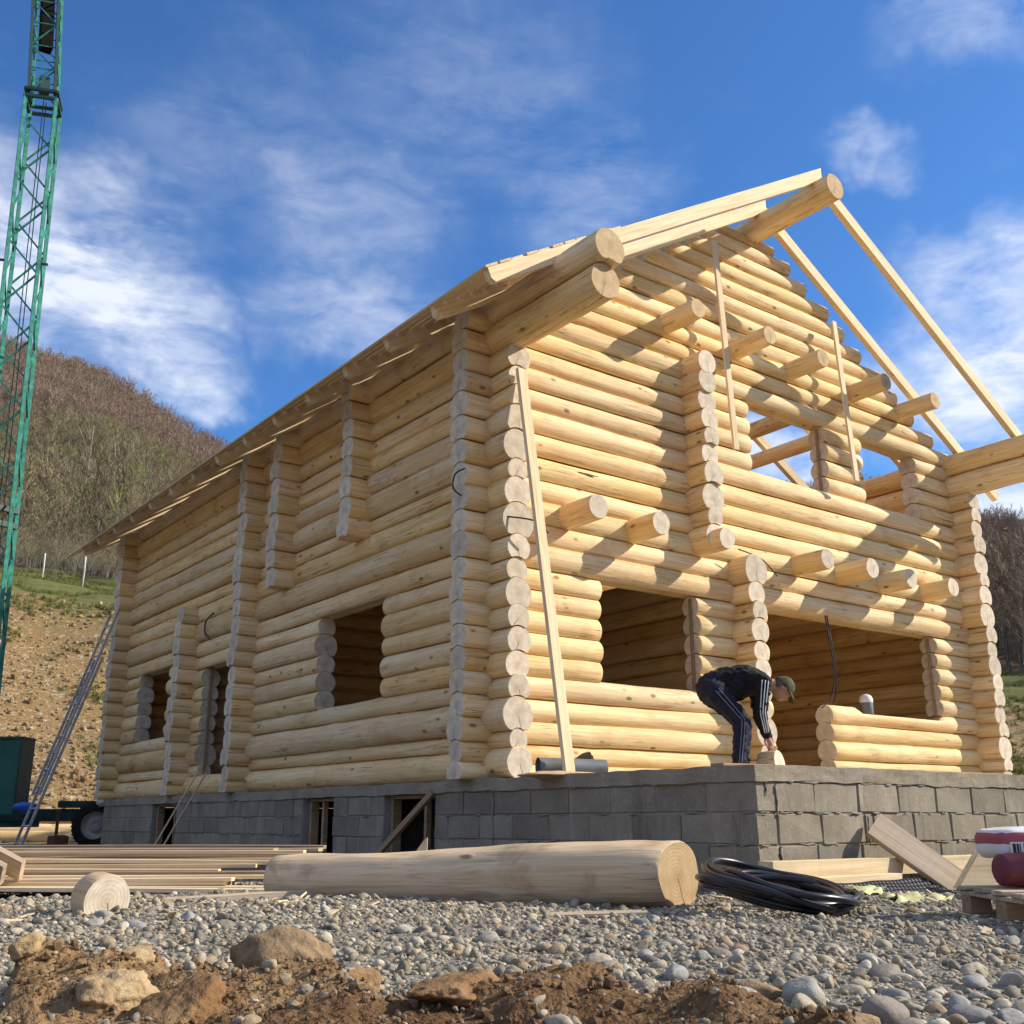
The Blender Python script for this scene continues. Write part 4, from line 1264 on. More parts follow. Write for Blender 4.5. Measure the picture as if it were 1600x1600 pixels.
# ------------------------------------------------------------------ crane behind the house
def crane():
    d0 = pix(-38, 1100); d1 = pix(68, 158)
    D = 21.0
    f0 = Vector((d0[0], d0[1], d0[2])) / math.hypot(d0[0], d0[1]) * D + Vector(CAM)
    f1 = Vector((d1[0], d1[1], d1[2])) / math.hypot(d1[0], d1[1]) * D + Vector(CAM)
    base = Vector((f0.x, f0.y, 0)); slope = (f1 - f0) / (f1.z - f0.z)
    base = f0 - slope * (f0.z + .6)                        # at chassis height
    root = empty('tower_crane', (base.x, base.y, gz(base.x, base.y)))
    tag(root, 'green lattice tower crane on a wheeled chassis behind the house', 'crane')
    O = Vector(root.location)
    ax = slope.normalized()
    a1 = Vector((.93, -.36, 0)).normalized(); a1 = (a1 - ax * a1.dot(ax)).normalized(); a2 = ax.cross(a1)
    H = (f1 - base).length
    w = .29
    def at(s, i, j, ww): return base + ax * s + a1 * i * ww + a2 * j * ww - O
    def bar(p, q, t): return plank_vf(p, q, t)
    def plank_vf(p, q, t):
        p = Vector(p); q = Vector(q); B = basis(q - p); L_ = (q - p).length
        v = [p + B @ Vector((x, y, z)) for x in (0, L_) for y in (-t, t) for z in (-t, t)]
        return v, CUBE_F
    def lattice(s0, s1, ww, mod, tch, tdi, mc, md):
        for i in (-1, 1):
            for j in (-1, 1):
                V, Fc = plank_vf(at(s0, i, j, ww), at(s1, i, j, ww), tch)
                mesh_obj('mast_chord', V, Fc, [mc], root)
        n = int((s1 - s0) / mod)
        for k in range(n):
            a = s0 + k * mod; b = a + mod
            for face in range(4):
                c = [(-1, -1), (1, -1), (1, 1), (-1, 1)]
                (i0, j0), (i1, j1) = c[face], c[(face + 1) % 4]
                if k % 2: (i0, j0), (i1, j1) = (i1, j1), (i0, j0)
                V, Fc = merge([plank_vf(at(a, i0, j0, ww), at(b, i1, j1, ww), tdi)])
                mesh_obj('mast_brace', V, Fc, [md], root)
    lattice(0, H - .1, w, .70, .034, .016, 'crane_green', 'crane_green')
    # collar at the joint and the slimmer section above it
    for s in (H - .12, H + .05):
        for face in range(4):
            c = [(-1, -1), (1, -1), (1, 1), (-1, 1)]
            V, Fc = plank_vf(at(s, *c[face], w * 1.04), at(s, *c[(face + 1) % 4], w * 1.04), .03)
            mesh_obj('joint_collar', V, Fc, ['crane_dark'], root)
    ax2 = (ax + a1 * -.055).normalized()
    o_ax = ax
    top = base + ax * H
    def at2(s, i, j, ww): return top + ax2 * s + a1 * i * ww + a2 * j * ww - O
    for i in (-1, 1):
        for j in (-1, 1):
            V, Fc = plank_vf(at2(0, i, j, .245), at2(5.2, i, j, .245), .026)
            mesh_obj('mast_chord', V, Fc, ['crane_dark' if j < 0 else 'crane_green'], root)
    k = 0; s = .05
    while s < 5.0:
        for face in range(4):
            c = [(-1, -1), (1, -1), (1, 1), (-1, 1)]
            (i0, j0), (i1, j1) = c[face], c[(face + 1) % 4]
            if k % 2: (i0, j0), (i1, j1) = (i1, j1), (i0, j0)
            V, Fc = merge([plank_vf(at2(s, i0, j0, .245), at2(s + .55, i1, j1, .245), .012), plank_vf(at2(s, i0, j0, .245), at2(s, i1, j1, .245), .010)])
            mesh_obj('mast_brace', V, Fc, ['crane_green'], root)
        s += .55; k += 1
    V, Fc = merge([plank_vf(at2(1.25, .0, .0, .2), at2(5.0, .0, .0, .2), .12)])
    mesh_obj('inner_jib', V, Fc, ['dark_void'], root)
    V, Fc = merge([plank_vf(at2(.15, .0, .0, .2), at2(.55, .0, .0, .2), .09)])
    mesh_obj('hoist_block', V, Fc, ['crane_dark'], root)
    for (i, j) in ((.1, -.2), (.35, .1)):
        V, Fc = tube([at(H * .3, i, j, w), at(H, i * .5, j, w)], .010, 5)
        mesh_obj('hoist_rope', V, Fc, ['cable'], root)
    for s in (H * .735,):
        for sg in (-1, 1):
            V, Fc = plank_vf(at(s, sg, -1, w), at(s, sg * 1.6, -1, w), .02)
            mesh_obj('bracket', V, Fc, ['crane_dark'], root)
    V, Fc = box_vf(-.12, .02, -.2, .2, -.22, .20)
    q = at(H * .445, -.7, -1.3, w)
    o = mesh_obj('warning_cover', V, Fc, ['hi_vis'], root); o.location = q
    for s in (H * .38, H * .40): 
        V, Fc = plank_vf(at(s, -1, -1, w), at(s, 1, 1, w), .05); mesh_obj('platform', V, Fc, ['crane_dark'], root)
    # chassis, axle, cabinet
    def part(name, c, s, m, rz=0, b=.01):
        o = bbox(name, Vector(c) - O, s, m, root, rot=(0, 0, rz), b=b); return o
    part('chassis', (-.45, 16.55, -.24), (2.6, .22, .22), 'crane_dark', -.55)
    part('chassis', (.30, 16.10, -.05), (.9, .5, .12), 'crane_dark', -.55)
    part('drawbar', (-1.1, 16.9, -.40), (1.6, .12, .10), 'crane_dark', -.55)
    part('cabinet', (-1.42, 15.60, .385), (.98, .5, 1.27), 'cabinet_green', -.62, .02)
    part('cabinet_frame', (-1.42, 15.60, 1.03), (1.02, .54, .05), 'crane_dark', -.62)
    part('cabinet_frame', (-1.03, 15.33, .385), (.05, .54, 1.30), 'crane_dark', -.62)
    part('jack_leg', (-.33, 15.55, -.40), (.05, .05, .5), 'rust')
    wh = empty('tmp'); bpy.data.objects.remove(wh)
    Vt, Ft = lathe([(.24, -.13), (.36, -.14), (.405, -.11), (.415, -.05), (.415, .05), (.405, .11), (.36, .14), (.24, .13)], 40)
    ty = mesh_obj('wheel', Vt, Ft, ['tyre'], root, True)
    ty.location = Vector((.40, 15.75, -.42)) - O; ty.rotation_euler = (0, 0, -2.10)
    tr = []
    for k in range(36):
        a = 2 * math.pi * k / 36
        for sg in (-1, 1):
            c, s_ = math.cos(a + sg * .04), math.sin(a + sg * .04)
            p = Vector((sg * .02, c * .415, s_ * .415)); q_ = Vector((sg * .12, c * .408, s_ * .408))
            tr.append(plank_vf(p, q_, .011))
    V, Fc = merge(tr); mesh_obj('tread', V, Fc, ['tyre'], ty)
    Vr, Fr = lathe([(.001, .03), (.07, .03), (.09, .06), (.11, .02), (.20, .0), (.235, .10), (.25, .125), (.25, -.12), (.001, -.12)], 32)
    mesh_obj('rim', Vr, Fr, ['rim'], ty, True)
    return root
crane()
o = bbox('jack_stand', (-.38, 15.2, -.70), (.28, .28, .24), 'rust', b=.02, jit=.01); tag(o, 'squat rusty drum standing on the ground beside the crane chassis', 'drum')
v, f = stone_vf(41, 2, .3, .22, .15, .10); o = mesh_obj('plastic_bag', v, f, ['blue_plastic'], None, True); o.location = (-1.0, 15.0, -.12); tag(o, 'blue plastic bundle on the crane chassis by the ladder', 'bundle')
v, f = stone_vf(42, 2, .4, .25, .15, .09); o = mesh_obj('plastic_bag', v, f, ['bag_white'], None, True); o.location = (-.10, 13.4, -.78); tag(o, 'small white rag on the ground below the far foundation corner', 'rag')
o = bbox('tarpaulin', (.42, 15.4, .02), (.3, .3, .18), 'bag_white', b=.05, jit=.03); tag(o, 'white bundle on the crane chassis behind the foundation corner', 'bundle')
for k, (a, b, z) in enumerate((((-1.6, 21.3), (2.2, 19.2), -.55), ((-1.5, 21.8), (2.3, 19.7), -.25), ((-1.7, 20.9), (2.1, 18.8), -.68))):
    o = log((*a, z), (*b, z), .15, .14, name='stacked_log', seg=.5); tag(o, ('middle', 'uppermost', 'foremost')[k] + ' of the pale logs stored behind the crane chassis', 'log')
v, f = stone_vf(43, 2, .3, .12, .1, .07); o = mesh_obj('rubble', v, f, ['rock_ochre'], None, True); o.location = (-.25, 10.9, -.72); tag(o, 'orange lump of rubble by the far cellar opening', 'rubble')

# ------------------------------------------------------------------ fence posts on the bank
for k, (x, y, t) in enumerate(((7.63, 63.7, 'leftmost white fence post, half hidden by the crane'), (8.82, 60.6, 'middle white fence post above the cut bank'), (10.27, 57.2, 'white fence post above the bank, nearest the house'))):
    z = gz(x, y)
    o = mesh_obj('fence_post', *tube([(x, y, z - .2), (x + .03, y, z + 1.0), (x + .02, y, z + 1.9)], [.055, .05, .045], 8), ['post_paint'], None, True)
    tag(o, t, 'fence post', 'fence posts above the bank')

# ------------------------------------------------------------------ bare woods
def bare_tree(seed, h=10.0, nb=16, nt=26, spread=1.0, trunk_r=.10, twig_w=.020):
    r = random.Random(seed)
    tv = []; cv = []
    lean = Vector((r.uniform(-.06, .06), r.uniform(-.06, .06), 0))
    def tp(t): return Vector((lean.x * h * t + .12 * math.sin(t * 5 + seed), lean.y * h * t + .12 * math.cos(t * 4 + seed), h * .93 * t))
    pts = [tp(i / 7) for i in range(8)]
    tv.append(tube(pts, [trunk_r * (1 - .85 * i / 7) for i in range(8)], 6))
    tw = []
    for b in range(nb):
        t = r.uniform(.28, .96)
        p = tp(t); a = r.uniform(0, 6.283)
        L_ = h * (.16 + .22 * (1 - t)) * r.uniform(.7, 1.25) * spread
        d = Vector((math.cos(a), math.sin(a), r.uniform(.7, 1.8))).normalized()
        q1 = p + d * L_ * .5; q2 = p + d * L_ + Vector((0, 0, L_ * .25))
        br_ = trunk_r * (1 - .85 * t) * .5 + .008
        tv.append(tube([p, q1, q2], [br_, br_ * .6, br_ * .2], 4, caps=False))
        for k in range(nt):
            s = r.uniform(.25, 1.0)
            o_ = p.lerp(q1, s * 2) if s < .5 else q1.lerp(q2, s * 2 - 1)
            dd = (d * .6 + Vector((r.gauss(0, .6), r.gauss(0, .6), r.uniform(0, 1.0)))).normalized()
            l2 = h * r.uniform(.05, .13)
            e = o_ + dd * l2
            sd = dd.cross(Vector((r.gauss(0, 1), r.gauss(0, 1), r.gauss(0, 1)))).normalized() * twig_w
            i = len(tw)
            m_ = o_ + dd * l2 * .5 + Vector((r.gauss(0, .08), r.gauss(0, .08), r.gauss(0, .08)))
            tw.append(([o_ - sd, o_ + sd, m_ + sd * .7, m_ - sd * .7, e], [(0, 1, 2, 3), (3, 2, 4)]))
    return merge(tv), merge(tw)
def twig_mat(name, stops):
    q = NB(name, .9, .1)
    q.out(q.ramp(q.rand(), stops))
twig_mat('twig_red', [(0, (.26, .185, .14)), (.4, (.32, .22, .165)), (.75, (.29, .225, .155)), (1, (.37, .265, .195))])
twig_mat('twig_olive', [(0, (.20, .165, .095)), (.5, (.275, .225, .13)), (.85, (.33, .265, .16)), (1, (.27, .29, .10))])
twig_mat('bark_dark', [(0, (.13, .11, .085)), (.5, (.20, .175, .14)), (.85, (.27, .245, .205)), (1, (.36, .33, .28))])
def tree_source(seed, tm, **k):
    (v1, f1), (v2, f2) = bare_tree(seed, **k)
    V, Fc = merge([(v1, f1), (v2, f2)])
    return source('tree_form', V, Fc, ['bark_dark', tm], False, [0] * len(f1) + [1] * len(f2))
SRC = [tree_source(100 + i, 'twig_olive', nb=14, nt=22, spread=.8, trunk_r=.09, twig_w=.022) for i in range(4)] + [tree_source(200 + i, 'twig_red', nb=18, nt=24, spread=1.15, twig_w=.03) for i in range(4)]
SRC += [tree_source(300 + i, 'twig_olive', h=10, nb=26, nt=14, spread=1.6, trunk_r=.05, twig_w=.02) for i in range(2)]
def woods():
    R_ = np.random.RandomState(4)
    P = []; RT = []; S = []; K = []
    def sector(a0, a1, r0, r1, n, hs, pick):
        c = 0
        A = np.radians(R_.uniform(a0, a1, n)); rr = np.sqrt(R_.uniform(r0 ** 2, r1 ** 2, n))
        x = CAM[0] + rr * (np.sin(A) * .8 + np.cos(A) * .6); y = CAM[1] + rr * (-np.sin(A) * .6 + np.cos(A) * .8)
        z = ground_z(x, y)
        for i in range(n):
            s = hs * R_.uniform(.65, 1.2) * (.75 if rr[i] < r0 + 12 else 1)
            P.append((x[i], y[i], z[i] - .2)); RT.append((R_.uniform(-.05, .05), R_.uniform(-.05, .05), R_.uniform(0, 6.28)))
            S.append((s * 1.05, s * 1.05, s)); K.append(pick(rr[i], x[i], y[i]))
    def pl(r, x, y):
        lim = 235 + 60 * float(vnoise(x, y, .03, 31))
        return R_.randint(4, 8) if r > lim else R_.randint(0, 4)
    sector(-36, -8, 84, 190, 1500, .95, pl)
    sector(-36, -8, 185, 300, 2300, 1.0, pl)
    sector(-36, -6, 295, 398, 2300, 1.05, pl)
    sector(-36, -12, 70, 95, 420, .33, lambda r, x, y: R_.randint(8, 10))
    sector(-8, 16, 230, 300, 700, 1.0, lambda r, x, y: R_.randint(4, 8))
    sector(14, 40, 70, 190, 1100, .95, lambda r, x, y: R_.randint(0, 8))
    sector(14, 40, 190, 275, 1500, .95, lambda r, x, y: R_.randint(4, 8))
    return scatter('bare_woods', P, RT, S, K, SRC, 'leafless brown woods covering the hillsides behind the house', 'woods')
woods()
# single pale stems that stand out of the woods
tr_ = random.Random(17)
NT = ['leftmost', 'second', 'third', 'fourth', 'fifth', 'sixth', 'seventh', 'eighth', 'ninth', 'tenth']
cand = []
for k in range(10):
    A = math.radians(-26.0 + 9.6 * k / 10 + tr_.uniform(-.25, .25)); rr = tr_.uniform(92, 170)
    cand.append((A, rr))
for k, (A, rr) in enumerate(sorted(cand)):
    x = CAM[0] + rr * (math.sin(A) * .8 + math.cos(A) * .6); y = CAM[1] + rr * (-math.sin(A) * .6 + math.cos(A) * .8)
    t = empty('birch_tree', (x, y, gz(x, y) - .2), tr_.uniform(0, 6.28))
    (v1, f1), (v2, f2) = bare_tree(400 + k, h=tr_.uniform(12.5, 16), nb=11, nt=18, spread=.6, trunk_r=.13, twig_w=.02)
    mesh_obj('trunk', v1, f1, ['bark_pale'], t, True)
    mesh_obj('crown', v2, f2, ['twig_olive'], t)
    tag(t, 'pale slender bare trunk on the left hillside, %s from the left of ten' % (NT[k] if k else 'first'), 'tree', 'pale trunks on the left hillside')

# grass tufts and scrub on the bank, and round its foot
def tuft(seed):
    r = random.Random(seed); parts = []
    for k in range(26):
        a = r.uniform(0, 6.28); d = r.uniform(0, .10); l = r.uniform(.06, .22)
        p = Vector((d * math.cos(a), d * math.sin(a), 0)); q = p + Vector((r.gauss(0, .05), r.gauss(0, .05), l))
        w_ = Vector((math.sin(a), -math.cos(a), 0)) * .008
        parts.append(([p - w_, p + w_, q], [(0, 1, 2)]))
    return merge(parts)
twig_mat('grass_blade', [(0, (.10, .135, .03)), (.5, (.16, .18, .05)), (.8, (.25, .22, .09)), (1, (.13, .17, .04))])
GS = [source('tuft_form', *tuft(600 + i), ['grass_blade'], False) for i in range(3)]
def grass():
    R_ = np.random.RandomState(8); P = []; RT = []; S = []; K = []
    for (a0, a1, r0, r1, n, dens) in ((-30, -17, 40.5, 84, 9000, 0), (-30, -17, 26, 42, 2600, .18), (18, 34, 30, 80, 5000, .0), (18, 34, 24, 40, 1500, .1)):
        A = np.radians(R_.uniform(a0, a1, n)); rr = np.sqrt(R_.uniform(r0 ** 2, r1 ** 2, n))
        x = CAM[0] + rr * (np.sin(A) * .8 + np.cos(A) * .6); y = CAM[1] + rr * (-np.sin(A) * .6 + np.cos(A) * .8); z = ground_z(x, y)
        nzv = vnoise(x, y, .45, 40)
        for i in range(n):
            if nzv[i] < dens: continue
            s = R_.uniform(.5, 1.25)
            P.append((x[i], y[i], z[i] - .02)); RT.append((0, 0, R_.uniform(0, 6.28))); S.append((s * 1.6, s * 1.6, s)); K.append(R_.randint(0, 3))
    scatter('grass', P, RT, S, K, GS, 'short grass on top of the cut bank and scattered down its face', 'grass')
grass()

# ------------------------------------------------------------------ gravel, crumbs, cobbles, boulders
SS = [source('stone_form', *stone_vf(50 + i, 2, .34, 1, br.uniform(.6, .95), br.uniform(.4, .75), 1.0, 6), ['gravel_stone']) for i in range(9)]
CS = [source('crumb_form', *stone_vf(80 + i, 1, .45, 1, .85, .75, 1.3, 2), ['dirt_crumb'], False) for i in range(5)]
def gravel():
    R_ = np.random.RandomState(2)
    n = 88000
    # even cover on the ground, denser close by
    fw = 2.0 + (R_.rand(n) ** 1.15) * 8.0
    rg = R_.uniform(-1, 1, n) * (fw * .74 + .3)
    keep = R_.rand(n) < np.clip((fw * .6 + .3) / 4.2, .18, 1) * 1.6
    fw = fw[keep]; rg = rg[keep]
    x = CAM[0] + .6 * fw + .8 * rg; y = CAM[1] + .8 * fw - .6 * rg
    dm = dirt_mask(x, y)
    ok = ~((x > -.02) & (y > -.02)) & (R_.rand(len(x)) > dm * .93)
    x, y, fw = x[ok], y[ok], fw[ok]
    z = ground_z(x, y)
    s = np.clip(np.exp(R_.normal(-4.72, .58, len(x))), .0035, .036)
    s = s * np.where(fw > 5.5, 1.15, 1.0)
    P = np.stack([x, y, z + s * R_.uniform(-.45, .30, len(x))], 1)
    RT = np.stack([R_.normal(0, .35, len(x)), R_.normal(0, .35, len(x)), R_.uniform(0, 6.28, len(x))], 1)
    S = np.stack([s, s * R_.uniform(.8, 1.1, len(x)), s], 1)
    scatter('gravel', P, RT, S, R_.randint(0, 9, len(x)), SS, 'grey and buff river gravel covering the yard', 'gravel')
    # crumbs of clay
    n = 13000
    fw = R_.uniform(1.9, 4.3, n); rg = R_.uniform(-1, 1, n) * (fw * .6 + .2)
    x = CAM[0] + .6 * fw + .8 * rg; y = CAM[1] + .8 * fw - .6 * rg
    ok = R_.rand(n) < dirt_mask(x, y)
    x, y = x[ok], y[ok]; z = ground_z(x, y)
    s = np.clip(np.exp(R_.normal(-5.45, .60, len(x))), .0025, .022)
    P = np.stack([x, y, z + s * .3], 1)
    RT = R_.uniform(0, 6.28, (len(x), 3)); S = np.stack([s, s, s * .9], 1)
    scatter('clay_crumbs', P, RT, S, R_.randint(0, 5, len(x)), CS, 'loose brown clay crumbs in the foreground', 'soil')
    # bank pebbles, far left
    n = 4200
    A = np.radians(R_.uniform(-30, -17, n)); rr = R_.uniform(25, 42, n)
    x = CAM[0] + rr * (np.sin(A) * .8 + np.cos(A) * .6); y = CAM[1] + rr * (-np.sin(A) * .6 + np.cos(A) * .8); z = ground_z(x, y)
    s = np.clip(np.exp(R_.normal(-2.9, .45, n)), .02, .16)
    scatter('bank_rubble', np.stack([x, y, z], 1), R_.uniform(0, 6.28, (n, 3)), np.stack([s, s, s * .8], 1), R_.randint(0, 9, n), BS, 'small stones showing in the ochre cut bank', 'rubble')
stone_mat('bank_stone', [(0, (.30, .20, .09)), (.35, (.37, .265, .13)), (.65, (.22, .14, .06)), (.85, (.46, .37, .23))], .95)
BS = [source('bank_form', *stone_vf(150 + i, 1, .35, 1, .85, .7, 1.1, 3), ['bank_stone'], False) for i in range(9)]
gravel()
def chip_vf(seed):
    r = random.Random(seed); L_, w_, t_ = r.uniform(.7, 1.3), r.uniform(.2, .45), r.uniform(.05, .12)
    v, f = box_vf(-L_ / 2, L_ / 2, -w_ / 2, w_ / 2, -t_ / 2, t_ / 2)
    return [Vector(p) + Vector((r.uniform(-.12, .12), r.uniform(-.06, .06), 0)) for p in v], f
WS = [source('chip_form', *chip_vf(900 + i), ['sawn_wood'], False) for i in range(5)]
def chips():
    R_ = np.random.RandomState(6); P = []; RT = []; S = []; K = []
    for (cx, cy, sg, n) in ((-1.9, .4, .55, 150), (-3.1, 1.5, .5, 160), (.6, -.7, .5, 130), (-.3, -1.0, .7, 60), (-3.4, .3, .6, 60)):
        for _ in range(n):
            x, y = R_.normal(cx, sg), R_.normal(cy, sg)
            if x > -.05 and y > -.05: continue
            s = float(np.exp(R_.normal(-3.6, .55)))
            P.append((x, y, gz(x, y) + .012)); RT.append((R_.normal(0, .25), R_.normal(0, .25), R_.uniform(0, 6.28))); S.append((s, s, s)); K.append(R_.randint(0, 5))
    scatter('wood_chips', P, RT, S, K, WS, 'pale wood chips strewn over the gravel round the logs and boards', 'wood chips')
chips()
def cobbles():
    r = random.Random(12)
    mesh = []
    for i in range(12):
        v, f = stone_vf(500 + i, 3, .16, 1, r.uniform(.62, .9), r.uniform(.45, .7), .8, 4)
        me = bpy.data.meshes.new('cobble'); me.from_pydata([tuple(p) for p in v], [], f)
        me.polygons.foreach_set('use_smooth', [True] * len(f)); me.materials.append(M['cobble_stone']); mesh.append(me)
    put = []
    k = 0
    while len(put) < 110 and k < 6000:
        k += 1
        near = r.random() < .62
        if near: fw = r.uniform(2.35, 3.6); rg = r.uniform(.05, .62) * fw
        else: fw = r.uniform(2.5, 5.2); rg = r.uniform(-.52, .52) * fw
        p = W(fw, rg)
        if float(dirt_mask(p.x, p.y)) > .45: continue
        s = r.uniform(.020, .042) * (1.25 if near and r.random() < .25 else 1)
        if any((p - q).length < (s + t) * .95 for q, t in put): continue
        if p.x > -.1 and p.y > -.3: continue
        put.append((p, s))
        o = bpy.data.objects.new('cobble', r.choice(mesh)); COL.objects.link(o)
        o.location = p + Vector((0, 0, s * .18)); o.scale = (s * 1.25, s * 1.15, s * 1.05)
        o.rotation_euler = (r.gauss(0, .2), r.gauss(0, .2), r.uniform(0, 6.28))
        tag(o, 'smooth fist-sized cobble lying loose on the gravel', 'cobble', 'loose cobbles on the gravel')
cobbles()
def boulder(seed, fw, rg, s, mat, label, dz=0.0, rz=0.0, sub=4, amp=.34):
    v, f = stone_vf(seed, sub, amp, s[0], s[1], s[2], 1.0, 5)
    off = Vector((seed, 0, 0))
    m_ = max(s)
    def crag(p):
        q = p / m_
        return 1 + .16 * noise.noise(q * 2.6 + off) + .12 * (abs(noise.noise(q * 4.5 + off * 2)) - .25) + .06 * noise.noise(q * 10 + off) + .03 * noise.noise(q * 24 + off)
    v = [p * (crag(p) if 'cobble' not in mat else 1) for p in v]
    o = mesh_obj('boulder' if max(s) > .09 else 'rock', v, f, [mat], None, True)
    p = W(fw, rg)
    o.location = p + Vector((0, 0, dz)); o.rotation_euler = (0, 0, rz)
    tag(o, label, 'rock')
# rg = (u-800)/1650*fw
boulder(701, 3.45, -.68, (.150, .12, .100), 'rock_brown', 'brown rounded boulder on the edge of the gravel, left of centre', .03, -.5)
boulder(702, 2.66, -.93, (.115, .10, .062), 'rock_ochre', 'ochre crumbling boulder at the bottom left of the clay', -.005, .3, 5)
boulder(703, 2.58, -.72, (.12, .10, .085), 'clay', 'dark brown clod right of the ochre boulder', -.005, 1.0, 5)
boulder(704, 2.85, -1.22, (.045, .04, .035), 'rock_ochre', 'small ochre stone on the gravel at the lower left', .01, .2)
boulder(705, 2.60, -.12, (.14, .08, .04), 'clay', 'flat slab of brown clay in the middle foreground', -.01, .5, 5)
boulder(706, 2.95, -.40, (.07, .05, .045), 'clay', 'small brown clod between boulder and clay slab', .01, .1)
boulder(707, 2.60, .84, (.075, .05, .042), 'cobble_stone', 'large smooth grey cobble at the lower right', .015, .4, 3, .15)
boulder(708, 2.85, .72, (.060, .046, .048), 'cobble_stone', 'rounded blue grey cobble in the right foreground', .015, 1.4, 3, .18)
boulder(709, 2.9, .62, (.075, .042, .034), 'rock_brown', 'long brown cobble beside the blue grey one', .01, -.5, 3, .15)
boulder(710, 2.45, .70, (.085, .055, .035), 'rock_brown', 'flat brown stone at the bottom edge, right of centre', .01, -.3, 3, .15)
boulder(711, 3.0, -1.0, (.06, .05, .03), 'rock_ochre', 'low ochre stone behind the crumbling boulder', .0, -.3)
boulder(712, 3.65, -.62, (.07, .06, .045), 'rock_ochre', 'ochre stone at the right of the brown boulder', .01, .6)

# ------------------------------------------------------------------ the man
def man():
    fa = Vector((.8, -.6, 0)); la = Vector((.6, .8, 0))    # ahead of him, and to his left
    org = Vector((2.13, 2.0, .0))
    root = empty('person', org, math.atan2(fa.y, fa.x))    # local x ahead, y to his left
    tag(root, 'man in black jacket, blue tracksuit trousers and cap bending over a log slice', 'person')
    # joints: (x ahead, y left, z up), radius
    J = {'pel': ((-.22, 0, .84), .150), 'wst': ((-.07, 0, .900), .142), 'chs': ((.10, 0, .905), .158), 'upc': ((.21, 0, .895), .130), 'nkb': ((.29, 0, .885), .075), 'nck': ((.345, 0, .87), .058), 'hdb': ((.40, 0, .855), .066),
         'hipR': ((-.20, -.09, .80), .115), 'kneR': ((.03, -.10, .53), .078), 'shnR': ((.005, -.10, .32), .070), 'ankR': ((-.03, -.10, .09), .060), 'toeR': ((.12, -.11, .035), .042),
         'hipL': ((-.20, .09, .80), .115), 'kneL': ((.09, .10, .52), .078), 'shnL': ((.07, .10, .30), .070), 'ankL': ((.05, .10, .09), .060), 'toeL': ((.20, .11, .035), .042),
         'shR': ((.235, -.19, .865), .078), 'elR': ((.185, -.235, .585), .056), 'wrR': ((.225, -.20, .385), .040),
         'shL': ((.245, .19, .860), .078), 'elL': ((.27, .22, .580), .056), 'wrL': ((.335, .15, .350), .040)}
    E_ = [('pel', 'wst'), ('wst', 'chs'), ('chs', 'upc'), ('upc', 'nkb'), ('nkb', 'nck'), ('nck', 'hdb'),
          ('pel', 'hipR'), ('hipR', 'kneR'), ('kneR', 'shnR'), ('shnR', 'ankR'), ('ankR', 'toeR'), ('pel', 'hipL'), ('hipL', 'kneL'), ('kneL', 'shnL'), ('shnL', 'ankL'), ('ankL', 'toeL'),
          ('upc', 'shR'), ('shR', 'elR'), ('elR', 'wrR'), ('upc', 'shL'), ('shL', 'elL'), ('elL', 'wrL')]
    bones = []
    def add(a, b, ra, rb, kind): bones.append((Vector(a), Vector(b), ra, rb, kind))
    kinds = {}
    for a, b in E_:
        k = 'jacket'
        if a in ('nkb', 'nck'): k = 'skin'
        if 'pel' in (a, b) and b != 'wst': k = 'trousers'
        if a[:3] in ('hip', 'kne', 'shn'): k = 'trousers'
        if a[:3] == 'ank': k = 'shoe'
        add(J[a][0], J[b][0], J[a][1], J[b][1], k)
    # hands: palm and five fingers, closing on the slice
    def hand(wr, dirv, side, out):
        wr = Vector(wr); d = Vector(dirv).normalized(); s = Vector(side).normalized(); nrm = d.cross(s)
        pc = wr + d * .075
        add(wr, pc, .030, .030, 'skin')
        for i, (off, ln) in enumerate(((-.030, .062), (-.010, .072), (.011, .068), (.030, .054))):
            b0 = wr + d * .050 + s * off * .8; b1 = pc + d * .022 + s * off; b2 = b1 + (d * .75 + nrm * out * .55).normalized() * ln * .55; b3 = b2 + (d * .35 + nrm * out * .9).normalized() * ln * .45
            add(b0, b1, .016, .0115, 'skin'); add(b1, b2, .0110, .0098, 'skin'); add(b2, b3, .0098, .0082, 'skin')
        t0 = wr + d * .025 - s * .024; t1 = t0 + (d * .7 - s * .7 + nrm * out * .3).normalized() * .045; t2 = t1 + (d * .9 + nrm * out * .5).normalized() * .032
        add(t0, t1, .015, .0125, 'skin'); add(t1, t2, .0122, .0095, 'skin')
    hand(J['wrR'][0], (.35, .10, -.93), (.85, .4, .3), 1)
    hand(J['wrL'][0], (.05, -.25, -.96), (.75, .55, .1), 1)
    parts = []
    for (a, b, ra, rb, k) in bones:
        n = 6
        pts = [a.lerp(b, i / n) for i in range(n + 1)]
        parts.append(tube(pts, [ra + (rb - ra) * i / n for i in range(n + 1)], 14))
        for p, r_ in ((a, ra), (b, rb)):
            v, f = ico(2); parts.append(([p + q * r_ for q in v], f))
    # shoulders yoke, seat and belly give the jacket its bulk
    def ell(c, s, R3=None):
        v, f = ico(3); c = Vector(c)
        parts.append(([c + (R3 @ Vector((q.x * s[0], q.y * s[1], q.z * s[2])) if R3 else Vector((q.x * s[0], q.y * s[1], q.z * s[2]))) for q in v], f))
    ell((.17, 0, .885), (.14, .215, .115)); ell((-.23, 0, .835), (.125, .175, .135)); ell((.0, 0, .85), (.2, .17, .13))
    # head: crown points ahead, face looks down at the work
    fd = Vector((.50, 0, -.866)); cr = Vector((.866, 0, .50)); hc = Vector((.452, 0, .835))
    Rh = Matrix((fd, Vector((0, 1, 0)), cr)).transposed()
    hp = lambda x, y, z: hc + Rh @ Vector((x, y, z))
    ell(hc, (.098, .076, .112), Rh); ell(hp(.045, 0, -.055), (.055, .058, .055), Rh)
